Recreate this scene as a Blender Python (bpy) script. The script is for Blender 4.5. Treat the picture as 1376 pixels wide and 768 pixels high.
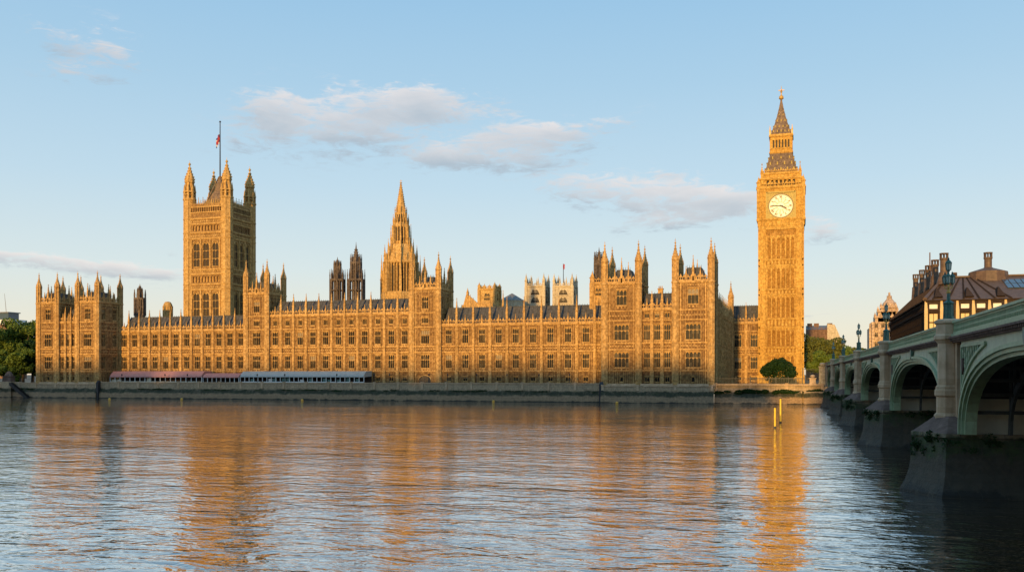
import bpy, math, random
import numpy as np
from mathutils import Vector, Matrix
random.seed(7)
rng = np.random.default_rng(11)
R = math.radians
sc = bpy.context.scene
for o in list(bpy.data.objects): bpy.data.objects.remove(o)

# ------------------------------------------------------------------ camera
TH = R(17.26); CT, ST = math.cos(TH), math.sin(TH)
FPX = 1249.0; HOR = 503.0; CAMZ = 9.1
cam_d = bpy.data.cameras.new('camera'); cam = bpy.data.objects.new('camera', cam_d)
sc.collection.objects.link(cam); sc.camera = cam
cam.location = (0, 0, CAMZ); cam.rotation_euler = (R(90), 0, TH)
cam_d.sensor_width = 36; cam_d.lens = FPX/1376*36; cam_d.shift_y = (HOR-384)/1376
cam_d.clip_start = 0.5; cam_d.clip_end = 20000

# ------------------------------------------------------------------ sun
SUN_EL = R(7.0); SUN_AZ = R(181.5)         # compass azimuth, clockwise from +Y
SUN_ENERGY = 3.75; SKY_STR = 0.15; EXPO = 0.5
sdir = Vector((math.sin(SUN_AZ)*math.cos(SUN_EL), math.cos(SUN_AZ)*math.cos(SUN_EL), math.sin(SUN_EL)))
sl = bpy.data.lights.new('sun', 'SUN'); sl.energy = SUN_ENERGY; sl.angle = R(1.2); sl.color = (1.0, 0.61, 0.20)
so = bpy.data.objects.new('sun', sl); sc.collection.objects.link(so)
so.rotation_euler = sdir.to_track_quat('Z', 'Y').to_euler()

# ------------------------------------------------------------------ world
W = bpy.data.worlds.new('World'); sc.world = W; W.use_nodes = True
nt = W.node_tree; N = nt.nodes; L = nt.links
for n in list(N): N.remove(n)
wout = N.new('ShaderNodeOutputWorld'); bg = N.new('ShaderNodeBackground'); bg.inputs['Strength'].default_value = SKY_STR
L.new(bg.outputs[0], wout.inputs[0])
sky = N.new('ShaderNodeTexSky'); sky.sky_type = 'NISHITA'; sky.sun_disc = False
sky.sun_elevation = SUN_EL; sky.sun_rotation = SUN_AZ; sky.air_density = 1.0; sky.dust_density = 0.6; sky.ozone_density = 1.5
tc = N.new('ShaderNodeTexCoord'); sx = N.new('ShaderNodeSeparateXYZ'); L.new(tc.outputs['Generated'], sx.inputs[0])
def mth(op, a, b=None, c=None, clamp=False):
    n = N.new('ShaderNodeMath'); n.operation = op; n.use_clamp = clamp
    for i, v in enumerate((a, b, c)):
        if v is None: continue
        if isinstance(v, (int, float)): n.inputs[i].default_value = v
        else: L.new(v, n.inputs[i])
    return n.outputs[0]
def mixc(f, a, b):
    n = N.new('ShaderNodeMix'); n.data_type = 'RGBA'
    for s, v in ((n.inputs['Factor'], f), (n.inputs['A'], a), (n.inputs['B'], b)):
        if isinstance(v, (int, float)): s.default_value = v
        elif isinstance(v, tuple): s.default_value = (*v, 1)
        else: L.new(v, s)
    return n.outputs['Result']
AZ = mth('ARCTAN2', sx.outputs['X'], sx.outputs['Y'])
rad = mth('SQRT', mth('ADD', mth('MULTIPLY', sx.outputs['X'], sx.outputs['X']), mth('MULTIPLY', sx.outputs['Y'], sx.outputs['Y'])))
EL = mth('DIVIDE', sx.outputs['Z'], mth('MAXIMUM', rad, 1e-4))
cv = N.new('ShaderNodeCombineXYZ'); L.new(AZ, cv.inputs[0]); L.new(EL, cv.inputs[1])
def noise_w(scale, sy, det, rough, dist=0.0, off=(0, 0, 0)):
    m = N.new('ShaderNodeMapping'); L.new(cv.outputs[0], m.inputs[0]); m.inputs['Scale'].default_value = (scale, scale*sy, 1); m.inputs['Location'].default_value = off
    n = N.new('ShaderNodeTexNoise'); n.inputs['Scale'].default_value = 1; n.inputs['Detail'].default_value = det
    n.inputs['Roughness'].default_value = rough; n.inputs['Distortion'].default_value = dist; L.new(m.outputs[0], n.inputs['Vector']); return n.outputs[0]
nbig = noise_w(11, 2.6, 8, 0.62, 0.4)
nfine = noise_w(34, 3.6, 7, 0.66, 0.9, (3, 1, 0))
def px_dir(px, py):
    t = (px-688)/FPX; a = math.atan(t)
    return a-TH, (HOR-py)/FPX*math.cos(a)
# cx, cy, half width, half height, tilt (px), density  -- a bank of cloud at that bearing and elevation
CLOUDS = [(150, 66, 38, 28, .25, .85), (98, 60, 55, 22, .15, .7), (112, 98, 48, 16, -.1, .7), (237, 80, 14, 7, 0, .45),
          (545, 140, 110, 22, .02, 1.0), (430, 170, 100, 34, -.18, .95), (372, 148, 38, 20, 0, .7), (500, 180, 70, 22, 0, .7), (470, 155, 120, 28, 0, .7),
          (680, 195, 112, 24, -.13, 1.1), (715, 185, 66, 18, 0, .9), (600, 212, 55, 14, 0, .7), (640, 160, 60, 14, .2, .5), (700, 215, 60, 18, 0, .6),
          (830, 257, 110, 20, .05, 1.15), (925, 276, 100, 22, .08, 1.15), (900, 298, 70, 14, -.05, .85), (965, 268, 60, 12, 0, .9), (895, 234, 26, 7, 0, .45),
          (1110, 311, 46, 15, 0, 1.1), (100, 358, 160, 12, .07, 1.35), (40, 346, 60, 7, .04, .7), (200, 366, 60, 8, 0, .7), (222, 338, 26, 6, .1, .5),
          (1120, 422, 60, 5, 0, .5), (810, 168, 24, 8, 0, .4), (410, 415, 40, 4, 0, .3)]
accw = None; accv = None
for (cx, cy, hw, hh, tilt, dens) in CLOUDS:
    a0, e0 = px_dir(cx, cy); k = math.cos(a0+TH)**2
    da = mth('MULTIPLY', mth('SUBTRACT', AZ, a0), FPX/hw/k)
    de = mth('MULTIPLY', mth('SUBTRACT', EL, e0), FPX/hh/math.cos(a0+TH))
    de = mth('MULTIPLY_ADD', da, tilt*hw/hh, de)
    r2 = mth('MULTIPLY_ADD', de, de, mth('MULTIPLY', da, da))
    w = mth('MULTIPLY', mth('EXPONENT', mth('MULTIPLY', r2, -1.0)), dens)
    wv = mth('MULTIPLY', w, de)
    accw = w if accw is None else mth('ADD', accw, w); accv = wv if accv is None else mth('ADD', accv, wv)
vrel = mth('DIVIDE', accv, mth('MAXIMUM', accw, 1e-3))
wcap = mth('MINIMUM', accw, 1.15)
den = mth('ADD', mth('MULTIPLY', wcap, 1.0), mth('MULTIPLY', mth('SUBTRACT', nbig, 0.5), 3.2))
den = mth('ADD', den, mth('MULTIPLY', mth('SUBTRACT', nfine, 0.5), 2.9))
mr = N.new('ShaderNodeMapRange'); mr.interpolation_type = 'SMOOTHSTEP'; L.new(den, mr.inputs[0]); mr.inputs[1].default_value = 0.28; mr.inputs[2].default_value = 1.3
cover = mth('MULTIPLY', mr.outputs[0], mth('MULTIPLY', accw, 4.0, clamp=True), clamp=True)
shade = mth('ADD', mth('MULTIPLY', vrel, 0.55), mth('ADD', mth('MULTIPLY', mth('SUBTRACT', nbig, 0.5), -1.2), 0.45), clamp=True)
ccol = mixc(shade, (2.75, 3.15, 3.6), (6.1, 5.45, 5.15))
# clear sky: the Nishita sky pulled towards this evening's measured blue-to-cream
rp = N.new('ShaderNodeValToRGB'); L.new(mth('MULTIPLY', EL, 2.0, clamp=True), rp.inputs[0])
els = rp.color_ramp.elements
def s2l(c): return tuple((x/255/12.92 if x/255 <= .04045 else ((x/255+.055)/1.055)**2.4) for x in c)
stops = [(0.0, (243, 225, 198)), (0.085, (237, 231, 213)), (0.22, (217, 230, 232)), (0.40, (194, 220, 236)), (0.62, (172, 208, 233)), (0.85, (152, 197, 231)), (1.0, (135, 184, 226))]
els[0].position = 0; els[0].color = (*s2l(stops[0][1]), 1); els[1].position = 1; els[1].color = (*s2l(stops[-1][1]), 1)
for p, c in stops[1:-1]:
    e = els.new(p); e.color = (*s2l(c), 1)
vm = N.new('ShaderNodeVectorMath'); vm.operation = 'SCALE'; L.new(rp.outputs[0], vm.inputs[0]); vm.inputs['Scale'].default_value = 1/SKY_STR/2**EXPO
clear = mixc(0.93, sky.outputs[0], vm.outputs[0])
cs = N.new('ShaderNodeVectorMath'); cs.operation = 'SCALE'; L.new(ccol, cs.inputs[0]); cs.inputs['Scale'].default_value = 0.72*0.15/SKY_STR
allsky = mixc(mth('MULTIPLY', cover, 0.74), clear, cs.outputs[0])
L.new(allsky, bg.inputs['Color'])

# ------------------------------------------------------------------ render look
sc.render.engine = 'CYCLES'
vs = sc.view_settings; vs.view_transform = 'Standard'; vs.look = 'None'; vs.exposure = EXPO; vs.gamma = 1; vs.use_curve_mapping = False
sc.cycles.max_bounces = 6; sc.cycles.diffuse_bounces = 2; sc.cycles.glossy_bounces = 3; sc.cycles.transparent_max_bounces = 6
sc.cycles.caustics_reflective = False; sc.cycles.caustics_refractive = False

# ------------------------------------------------------------------ measuring: bearings and heights for a thing standing at depth y
def X(px, y):
    t = (px-688)/FPX; return y*(t*CT-ST)/(t*ST+CT)
def Z(px, py, y):
    t = (px-688)/FPX; return CAMZ+(HOR-py)/FPX*y/(t*ST+CT)

# ------------------------------------------------------------------ materials
def new_mat(name):
    m = bpy.data.materials.new(name); m.use_nodes = True
    return m, m.node_tree, m.node_tree.nodes['Principled BSDF']
def nd(t, kind, **kw):
    n = t.nodes.new(kind)
    for k, v in kw.items():
        if k in n.inputs: n.inputs[k].default_value = v
        else: setattr(n, k, v)
    return n
def ramp(t, src, stops):
    r = t.nodes.new('ShaderNodeValToRGB'); t.links.new(src, r.inputs[0]); e = r.color_ramp.elements
    e[0].position = stops[0][0]; e[0].color = (*stops[0][1], 1); e[1].position = stops[-1][0]; e[1].color = (*stops[-1][1], 1)
    for p, c in stops[1:-1]:
        q = e.new(p); q.color = (*c, 1)
    return r.outputs[0]
def mixn(t, f, a, b, mode='MIX'):
    n = t.nodes.new('ShaderNodeMix'); n.data_type = 'RGBA'; n.blend_type = mode
    for s, v in ((n.inputs['Factor'], f), (n.inputs['A'], a), (n.inputs['B'], b)):
        if isinstance(v, (int, float)): s.default_value = v
        elif isinstance(v, tuple): s.default_value = (*v, 1)
        else: t.links.new(v, s)
    return n.outputs['Result']
def pos(t, scale=(1, 1, 1), loc=(0, 0, 0)):
    g = t.nodes.new('ShaderNodeNewGeometry'); m = t.nodes.new('ShaderNodeMapping'); t.links.new(g.outputs['Position'], m.inputs[0])
    m.inputs['Scale'].default_value = scale; m.inputs['Location'].default_value = loc; return m.outputs[0]
def noise(t, scale, det=4, rough=.6, vec=None, dist=0):
    n = nd(t, 'ShaderNodeTexNoise', Scale=scale, Detail=det, Roughness=rough, Distortion=dist)
    t.links.new(vec if vec is not None else pos(t), n.inputs['Vector']); return n.outputs[0]
def bump(t, p, h, strength=.5, dist=.1):
    b = t.nodes.new('ShaderNodeBump'); b.inputs['Strength'].default_value = strength; b.inputs['Distance'].default_value = dist
    t.links.new(h, b.inputs['Height']); t.links.new(b.outputs[0], p.inputs['Normal']); return b

def stone(name, base, dark, light, carve=0.5, rough=.85, block=(1.0, .5), sat=1):
    """ashlar: block to block variation, soot sooty streaks running down, small carving relief"""
    m, t, p = new_mat(name)
    n1 = noise(t, .05, 3, .6); n2 = noise(t, .9, 5, .65); st = noise(t, 1.0, 4, .6, pos(t, (.9, .9, .09)))
    sn = t.nodes.new('ShaderNodeVectorMath'); sn.operation = 'SNAP'; t.links.new(pos(t, (1, 1, 1), (0, 0, .03)), sn.inputs[0]); sn.inputs[1].default_value = (block[0], block[0], block[1])
    wn = t.nodes.new('ShaderNodeTexWhiteNoise'); wn.noise_dimensions = '3D'; t.links.new(sn.outputs[0], wn.inputs['Vector'])
    c = ramp(t, n2, [(.3, dark), (.5, base), (.72, light)])
    c = mixn(t, ramp(t, wn.outputs[0], [(0, (0,)*3), (1, (.30,)*3)]), c, light)
    f = ramp(t, wn.outputs[0], [(.0, (.42,)*3), (.25, (0,)*3)])
    c = mixn(t, f, c, dark)
    c = mixn(t, ramp(t, st, [(.50, (0,)*3), (.74, (.7,)*3)]), c, tuple(x*.6 for x in dark))
    c = mixn(t, ramp(t, n1, [(.38, (.0,)*3), (.66, (.5,)*3)]), c, dark)
    vo = nd(t, 'ShaderNodeTexVoronoi', Scale=1.0); t.links.new(pos(t, (1.6, 1.6, 1.25)), vo.inputs['Vector'])
    c = mixn(t, ramp(t, vo.outputs['Distance'], [(.48, (0,)*3), (.68, (carve*1.0,)*3)]), c, tuple(x*.45 for x in dark))
    t.links.new(c, p.inputs['Base Color']); p.inputs['Roughness'].default_value = rough; p.inputs['Specular IOR Level'].default_value = .2
    h = t.nodes.new('ShaderNodeMath'); h.operation = 'ADD'; t.links.new(vo.outputs['Distance'], h.inputs[0]); t.links.new(n2, h.inputs[1])
    bump(t, p, h.outputs[0], .35, .12); return m
def plain(name, col, rough=.6, metal=0, var=.25, scale=2.0, spec=.4, bmp=0.0):
    m, t, p = new_mat(name)
    n = noise(t, scale, 5, .65); d = tuple(x*(1-var) for x in col); l = tuple(min(1, x*(1+var)) for x in col)
    t.links.new(ramp(t, n, [(.3, d), (.7, l)]), p.inputs['Base Color'])
    p.inputs['Roughness'].default_value = rough; p.inputs['Metallic'].default_value = metal; p.inputs['Specular IOR Level'].default_value = spec
    if bmp: bump(t, p, n, bmp, .05)
    return m
M = {}
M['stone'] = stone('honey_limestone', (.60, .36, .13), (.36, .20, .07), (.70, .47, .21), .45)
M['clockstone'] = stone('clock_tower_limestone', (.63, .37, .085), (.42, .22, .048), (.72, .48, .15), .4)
M['stone_in'] = stone('brown_relief_shade_infill', (.255, .135, .05), (.14, .07, .027), (.40, .235, .095), .5)  # browner infill; relief shade the frontal sun lacks is painted in too
M['vstone_in'] = stone('tower_relief_shade_infill', (.33, .185, .065), (.20, .105, .037), (.48, .30, .12), .45)
M['clockstone_in'] = stone('clock_tower_relief_shade_infill', (.40, .205, .045), (.24, .11, .02), (.54, .31, .09), .4)
M['pale_stone'] = stone('pale_abbey_stone', (.58, .48, .33), (.36, .28, .18), (.7, .6, .45), .25)
M['vstone'] = stone('victoria_tower_stone', (.60, .37, .125), (.38, .215, .07), (.70, .48, .21), .4)
M['iron_brown'] = stone('sooty_brown_ironwork', (.17, .13, .105), (.085, .065, .055), (.27, .21, .17), .4)
M['slate'] = plain('slate_roof', (.075, .07, .066), .8, var=.5, scale=1.2, bmp=.4)
M['lead'] = plain('grey_lead', (.16, .155, .15), .5, var=.3)
M['bbroof'] = stone('cast_iron_roof', (.21, .145, .10), (.11, .075, .055), (.30, .21, .14), .35, rough=.6)
M['gold'] = plain('gilding', (.50, .30, .07), .5, metal=.2, var=.3, scale=4)
M['green_gold'] = plain('gilded_green_frame', (.24, .18, .045), .5, metal=.2, var=.5, scale=3)
M['dial'] = plain('opal_glass_dial', (.64, .60, .52), .35, var=.05)
M['black'] = plain('black_iron', (.02, .02, .022), .5, var=.3)
M['bronze'] = plain('dark_bronze', (.045, .035, .03), .45, metal=.3, var=.4)
M['navy'] = plain('dark_blue_iron', (.03, .035, .06), .5, var=.3)
M['red'] = plain('red_cloth', (.40, .04, .04), .8); M['blue'] = plain('blue_cloth', (.03, .05, .22), .8)
M['white'] = plain('white_paint', (.75, .74, .72), .6, var=.08)
M['yellow'] = plain('yellow_paint', (.85, .58, .04), .5, var=.15)
M['orange'] = plain('orange_buoy', (.8, .42, .06), .4, var=.1)
M['green_iron'] = plain('bridge_green_paint', (.30, .36, .245), .5, var=.22, scale=.9, bmp=.1)
M['green_mid'] = plain('bridge_mid_green', (.14, .22, .165), .5, var=.35, scale=3)
M['lamp_green'] = plain('lamp_green_paint', (.035, .11, .085), .4, var=.5, scale=6)
def streaky(name, col, rough):
    m, t, p = new_mat(name); n = noise(t, .9, 5, .65); st = noise(t, 1, 5, .65, pos(t, (1.6, 1.6, .22))); sp = noise(t, 9, 3, .6)
    c = ramp(t, n, [(.3, tuple(x*.78 for x in col)), (.7, tuple(x*1.12 for x in col))])
    c = mixn(t, ramp(t, st, [(.52, (0,)*3), (.78, (.75,)*3)]), c, (col[0]*.45, col[1]*.34, col[2]*.3))
    c = mixn(t, ramp(t, sp, [(.66, (0,)*3), (.72, (.6,)*3)]), c, tuple(x*.5 for x in col))
    t.links.new(c, p.inputs['Base Color']); p.inputs['Roughness'].default_value = rough; bump(t, p, sp, .25, .03); return m
M['green_iron'] = streaky('bridge_green_paint', (.34, .44, .265), .5)
M['cream_iron'] = streaky('spandrel_grey_green', (.52, .54, .37), .6)
M['blackened'] = plain('near_black_underside', (.012, .012, .012), .8, var=.3)  # near-black tone for the arch soffits and haunch walls
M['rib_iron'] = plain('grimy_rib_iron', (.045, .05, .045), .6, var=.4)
M['granite'] = stone('pinkish_granite', (.60, .42, .26), (.42, .28, .16), (.68, .51, .35), .12, block=(1.6, 1.1))
M['granite_cap'] = stone('purple_granite_cap', (.17, .11, .085), (.10, .065, .05), (.24, .165, .13), .15, block=(1.6, 3))
M['pale_wall'] = plain('painted_pier_wall', (.48, .46, .36), .75, var=.16, scale=.45)
M['pink'] = plain('pink_awning', (.52, .235, .20), .8, var=.12, scale=.6)
M['grey_awning'] = plain('grey_awning', (.33, .37, .37), .75, var=.12, scale=.6)
M['teal'] = plain('teal_screen', (.10, .21, .19), .5, var=.4, scale=1.4)
M['cream'] = plain('cream_panel', (.62, .54, .40), .7, var=.2)
M['lampglass'] = plain('lantern_glass', (.30, .38, .33), .15, var=.2, spec=.8)
M['paving'] = plain('terrace_paving', (.30, .26, .2), .85, var=.2)
M['asphalt'] = plain('asphalt', (.055, .055, .055), .9, var=.2)
M['earth'] = plain('ground_soil', (.12, .11, .08), .95, var=.3, scale=.1)
M['brick'] = stone('dark_brick', (.20, .11, .07), (.10, .06, .04), (.3, .19, .13), .2)
M['portroof'] = plain('brown_bronze_roof', (.11, .068, .043), .6, metal=.0, var=.35, scale=.8)
M['portdark'] = plain('dark_bronze_frame', (.05, .035, .028), .95, var=.4, spec=.03)
M['portstone'] = plain('sandstone_pier', (.60, .42, .2), .8, var=.15)
M['blind'] = plain('window_blind', (.62, .48, .25), .5, var=.12)
M['pinkstone'] = stone('pink_cream_stone', (.60, .44, .32), (.34, .22, .16), (.74, .60, .46), .5)
M['trunk'] = plain('bark', (.10, .075, .05), .9, var=.4, bmp=.4)
# window glass: dark leaded lights, their varied sky catch painted as random tones
m, t, p = new_mat('leaded_glass')
sn = t.nodes.new('ShaderNodeVectorMath'); sn.operation = 'SNAP'; t.links.new(pos(t), sn.inputs[0]); sn.inputs[1].default_value = (.75, .75, 1.3)
wn = t.nodes.new('ShaderNodeTexWhiteNoise'); t.links.new(sn.outputs[0], wn.inputs['Vector'])
t.links.new(ramp(t, wn.outputs[0], [(0, (.008, .006, .006)), (.75, (.02, .016, .013)), (1, (.09, .07, .045))]), p.inputs['Base Color'])
p.inputs['Roughness'].default_value = .45; p.inputs['Specular IOR Level'].default_value = .12
M['glass'] = m
M['blind_pane'] = plain('drawn_blind_pane', (.26, .20, .13), .6, var=.3)
M['louvre'] = plain('dark_louvres', (.035, .022, .012), .6, var=.5, scale=3)
m, t, p = new_mat('blue_glass'); p.inputs['Base Color'].default_value = (.05, .08, .11, 1); p.inputs['Roughness'].default_value = .1; M['blueglass'] = m

def leafmat(name, a, b, c):
    m, t, p = new_mat(name)
    oi = noise(t, .35, 4, .7); n2 = noise(t, 3, 2)
    col = ramp(t, oi, [(.3, a), (.52, b), (.75, c)]); col = mixn(t, ramp(t, n2, [(.3, (0,)*3), (.7, (.5,)*3)]), col, b)
    t.links.new(col, p.inputs['Base Color']); p.inputs['Roughness'].default_value = .6; p.inputs['Specular IOR Level'].default_value = .2
    tr = t.nodes.new('ShaderNodeBsdfTranslucent'); t.links.new(col, tr.inputs[0]); mx = t.nodes.new('ShaderNodeMixShader'); mx.inputs[0].default_value = .25
    t.links.new(p.outputs[0], mx.inputs[1]); t.links.new(tr.outputs[0], mx.inputs[2]); t.links.new(mx.outputs[0], t.nodes['Material Output'].inputs[0]); return m
M['leaf'] = leafmat('leaf_green', (.06, .105, .015), (.125, .18, .028), (.20, .235, .04))
M['leaf_olive'] = leafmat('leaf_olive', (.07, .085, .018), (.14, .15, .03), (.22, .21, .04))
M['leaf_dark'] = leafmat('leaf_dark', (.010, .030, .008), (.018, .048, .010), (.03, .065, .015))

# tidal masonry: stain bands follow the height the tide reaches
def tidal(name, top, zt=3.7, zm=2.1, low=(.36, .235, .13), alg=(.03, .034, .010), rough=.8, sharp=.35, amp=1.2):
    m, t, p = new_mat(name)
    g = t.nodes.new('ShaderNodeNewGeometry'); s = t.nodes.new('ShaderNodeSeparateXYZ'); t.links.new(g.outputs['Position'], s.inputs[0])
    n = noise(t, .35, 5, .7); n2 = noise(t, 1.6, 5, .7); n3 = noise(t, 1, 4, .6, pos(t, (.8, .8, .15)))
    a = t.nodes.new('ShaderNodeMath'); a.operation = 'MULTIPLY_ADD'; t.links.new(n, a.inputs[0]); a.inputs[1].default_value = -amp*1.6; t.links.new(s.outputs['Z'], a.inputs[2])
    b = t.nodes.new('ShaderNodeMath'); b.operation = 'ADD'; t.links.new(a.outputs[0], b.inputs[0]); b.inputs[1].default_value = amp*.8
    def mr(lo, hi):
        r = t.nodes.new('ShaderNodeMapRange'); r.interpolation_type = 'SMOOTHSTEP'; t.links.new(b.outputs[0], r.inputs[0]); r.inputs[1].default_value = lo; r.inputs[2].default_value = hi; return r.outputs[0]
    tv = ramp(t, n2, [(.3, tuple(x*.6 for x in top)), (.55, top), (.8, tuple(min(1, x*1.3) for x in top))])
    sn = t.nodes.new('ShaderNodeVectorMath'); sn.operation = 'SNAP'; t.links.new(g.outputs['Position'], sn.inputs[0]); sn.inputs[1].default_value = (1.7, 1.7, .75)
    wn = t.nodes.new('ShaderNodeTexWhiteNoise'); t.links.new(sn.outputs[0], wn.inputs['Vector'])
    tv = mixn(t, ramp(t, wn.outputs[0], [(0, (.35,)*3), (.5, (0,)*3)]), tv, tuple(x*.6 for x in top))
    cx_ = t.nodes.new('ShaderNodeCombineXYZ'); ad = t.nodes.new('ShaderNodeMath'); ad.operation = 'ADD'; t.links.new(s.outputs['X'], ad.inputs[0]); t.links.new(s.outputs['Y'], ad.inputs[1]); t.links.new(ad.outputs[0], cx_.inputs[0]); t.links.new(s.outputs['Z'], cx_.inputs[1])
    bk = nd(t, 'ShaderNodeTexBrick', Scale=1.0); bk.inputs['Brick Width'].default_value = 1.5; bk.inputs['Row Height'].default_value = .62; bk.inputs['Mortar Size'].default_value = .035; bk.inputs['Mortar Smooth'].default_value = .4; t.links.new(cx_.outputs[0], bk.inputs['Vector'])
    lv = ramp(t, n2, [(.3, tuple(x*.55 for x in low)), (.75, tuple(x*1.25 for x in low))])
    av = ramp(t, n2, [(.3, tuple(x*.4 for x in alg)), (.6, alg), (.8, (alg[0]*2.2, alg[1]*2.6, alg[2]*1.6))])
    c = mixn(t, mr(zm-sharp, zm+sharp), lv, av); c = mixn(t, mr(zt-sharp, zt+sharp), c, tv)
    c = mixn(t, ramp(t, n3, [(.5, (0,)*3), (.75, (.6,)*3)]), c, tuple(x*.4 for x in top))
    c = mixn(t, mr(.1, .5), (.02, .018, .012), c); jf = nd(t, 'ShaderNodeMath', operation='MULTIPLY'); t.links.new(bk.outputs['Fac'], jf.inputs[0]); jf.inputs[1].default_value = .7; c = mixn(t, jf.outputs[0], c, tuple(x*.2 for x in top))
    t.links.new(c, p.inputs['Base Color']); p.inputs['Roughness'].default_value = rough; bump(t, p, n2, .7, .2); return m
M['river_wall'] = tidal('tidal_river_wall', (.50, .36, .22))
M['pier_base'] = tidal('tidal_pier_base', (.24, .19, .12), 4.3, 2.9, low=(.058, .048, .030), alg=(.035, .055, .012), amp=2.6, rough=.7)

# water: muddy tidal river, short wind waves
m, t, p = new_mat('river_water')
p.inputs['Base Color'].default_value = (.035, .029, .016, 1); p.inputs['Roughness'].default_value = .03; p.inputs['IOR'].default_value = 2.3
w1 = noise(t, 1.0, 3, .5, pos(t, (.25, .46, 1)), .8); w2 = noise(t, 1.0, 3, .55, pos(t, (.85, 1.5, 1), (7, 3, 0)), .6); w3 = noise(t, 1.0, 2, .5, pos(t, (.05, .12, 1), (1, 9, 0)), 0)
calm = noise(t, 1.0, 3, .55, pos(t, (.008, .022, 1), (4, 4, 0)), 1.0)
def mt(op, a, b, c=None):
    n = t.nodes.new('ShaderNodeMath'); n.operation = op
    for i, v in enumerate((a, b, c)):
        if v is None: continue
        if isinstance(v, (int, float)): n.inputs[i].default_value = v
        else: t.links.new(v, n.inputs[i])
    return n.outputs[0]
hgt = mt('ADD', mt('ADD', mt('MULTIPLY', w1, .66), mt('MULTIPLY', w2, .2)), mt('MULTIPLY', w3, .8))
r_ = nd(t, 'ShaderNodeMapRange'); t.links.new(calm, r_.inputs[0]); r_.inputs[1].default_value = .3; r_.inputs[2].default_value = .7; r_.inputs[3].default_value = .6; r_.inputs[4].default_value = 1.25
hgt = mt('MULTIPLY', hgt, r_.outputs[0])
bn = bump(t, p, hgt, 1.0, .25); p.inputs['IOR'].default_value = 1.33; p.inputs['Specular IOR Level'].default_value = .1
fr = t.nodes.new('ShaderNodeFresnel'); fr.inputs['IOR'].default_value = 1.33; t.links.new(bn.outputs[0], fr.inputs['Normal'])
fm = nd(t, 'ShaderNodeMapRange'); t.links.new(fr.outputs[0], fm.inputs[0]); fm.inputs[1].default_value = 0; fm.inputs[2].default_value = .42; fm.inputs[3].default_value = .06; fm.inputs[4].default_value = .86
gs = nd(t, 'ShaderNodeBsdfGlossy', Roughness=.012); gs.inputs['Color'].default_value = (.97, .97, .97, 1); t.links.new(bn.outputs[0], gs.inputs['Normal'])
mx = t.nodes.new('ShaderNodeMixShader'); t.links.new(fm.outputs[0], mx.inputs[0]); t.links.new(p.outputs[0], mx.inputs[1]); t.links.new(gs.outputs[0], mx.inputs[2]); t.links.new(mx.outputs[0], t.nodes['Material Output'].inputs[0])
M['water'] = m

# ------------------------------------------------------------------ object helpers
wl = {}
def put(o, parent=None, loc=None):
    sc.collection.objects.link(o)
    base = wl[parent] if parent is not None else Vector((0, 0, 0))
    w = Vector(loc) if loc is not None else (base if parent is not None else Vector((0, 0, 0)))
    if parent is not None: o.parent = parent
    o.location = w-base; wl[o] = w; return o
def tag(o, label=None, cat=None, group=None, kind=None):
    for k, v in (('label', label), ('category', cat), ('group', group), ('kind', kind)):
        if v: o[k] = v
    return o
def empty(name, loc, label, cat, group=None):
    o = bpy.data.objects.new(name, None); put(o, None, loc); return tag(o, label, cat, group)
class T:
    """a vertical face: u runs along it, d out of it"""
    def __init__(s, x, y, ang): s.x, s.y, s.a = x, y, ang; s.c, s.s = math.cos(ang), math.sin(ang)
    def __call__(s, u, d, z): return (s.x+u*s.c+d*s.s, s.y+u*s.s-d*s.c, z)
WT = T(0, 0, 0)   # world: u = x, d = -y
def faces(x0, x1, y0, y1):
    return (T(x0, y0, 0), x1-x0), (T(x1, y0, R(90)), y1-y0), (T(x1, y1, R(180)), x1-x0), (T(x0, y1, R(-90)), y1-y0)
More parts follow.
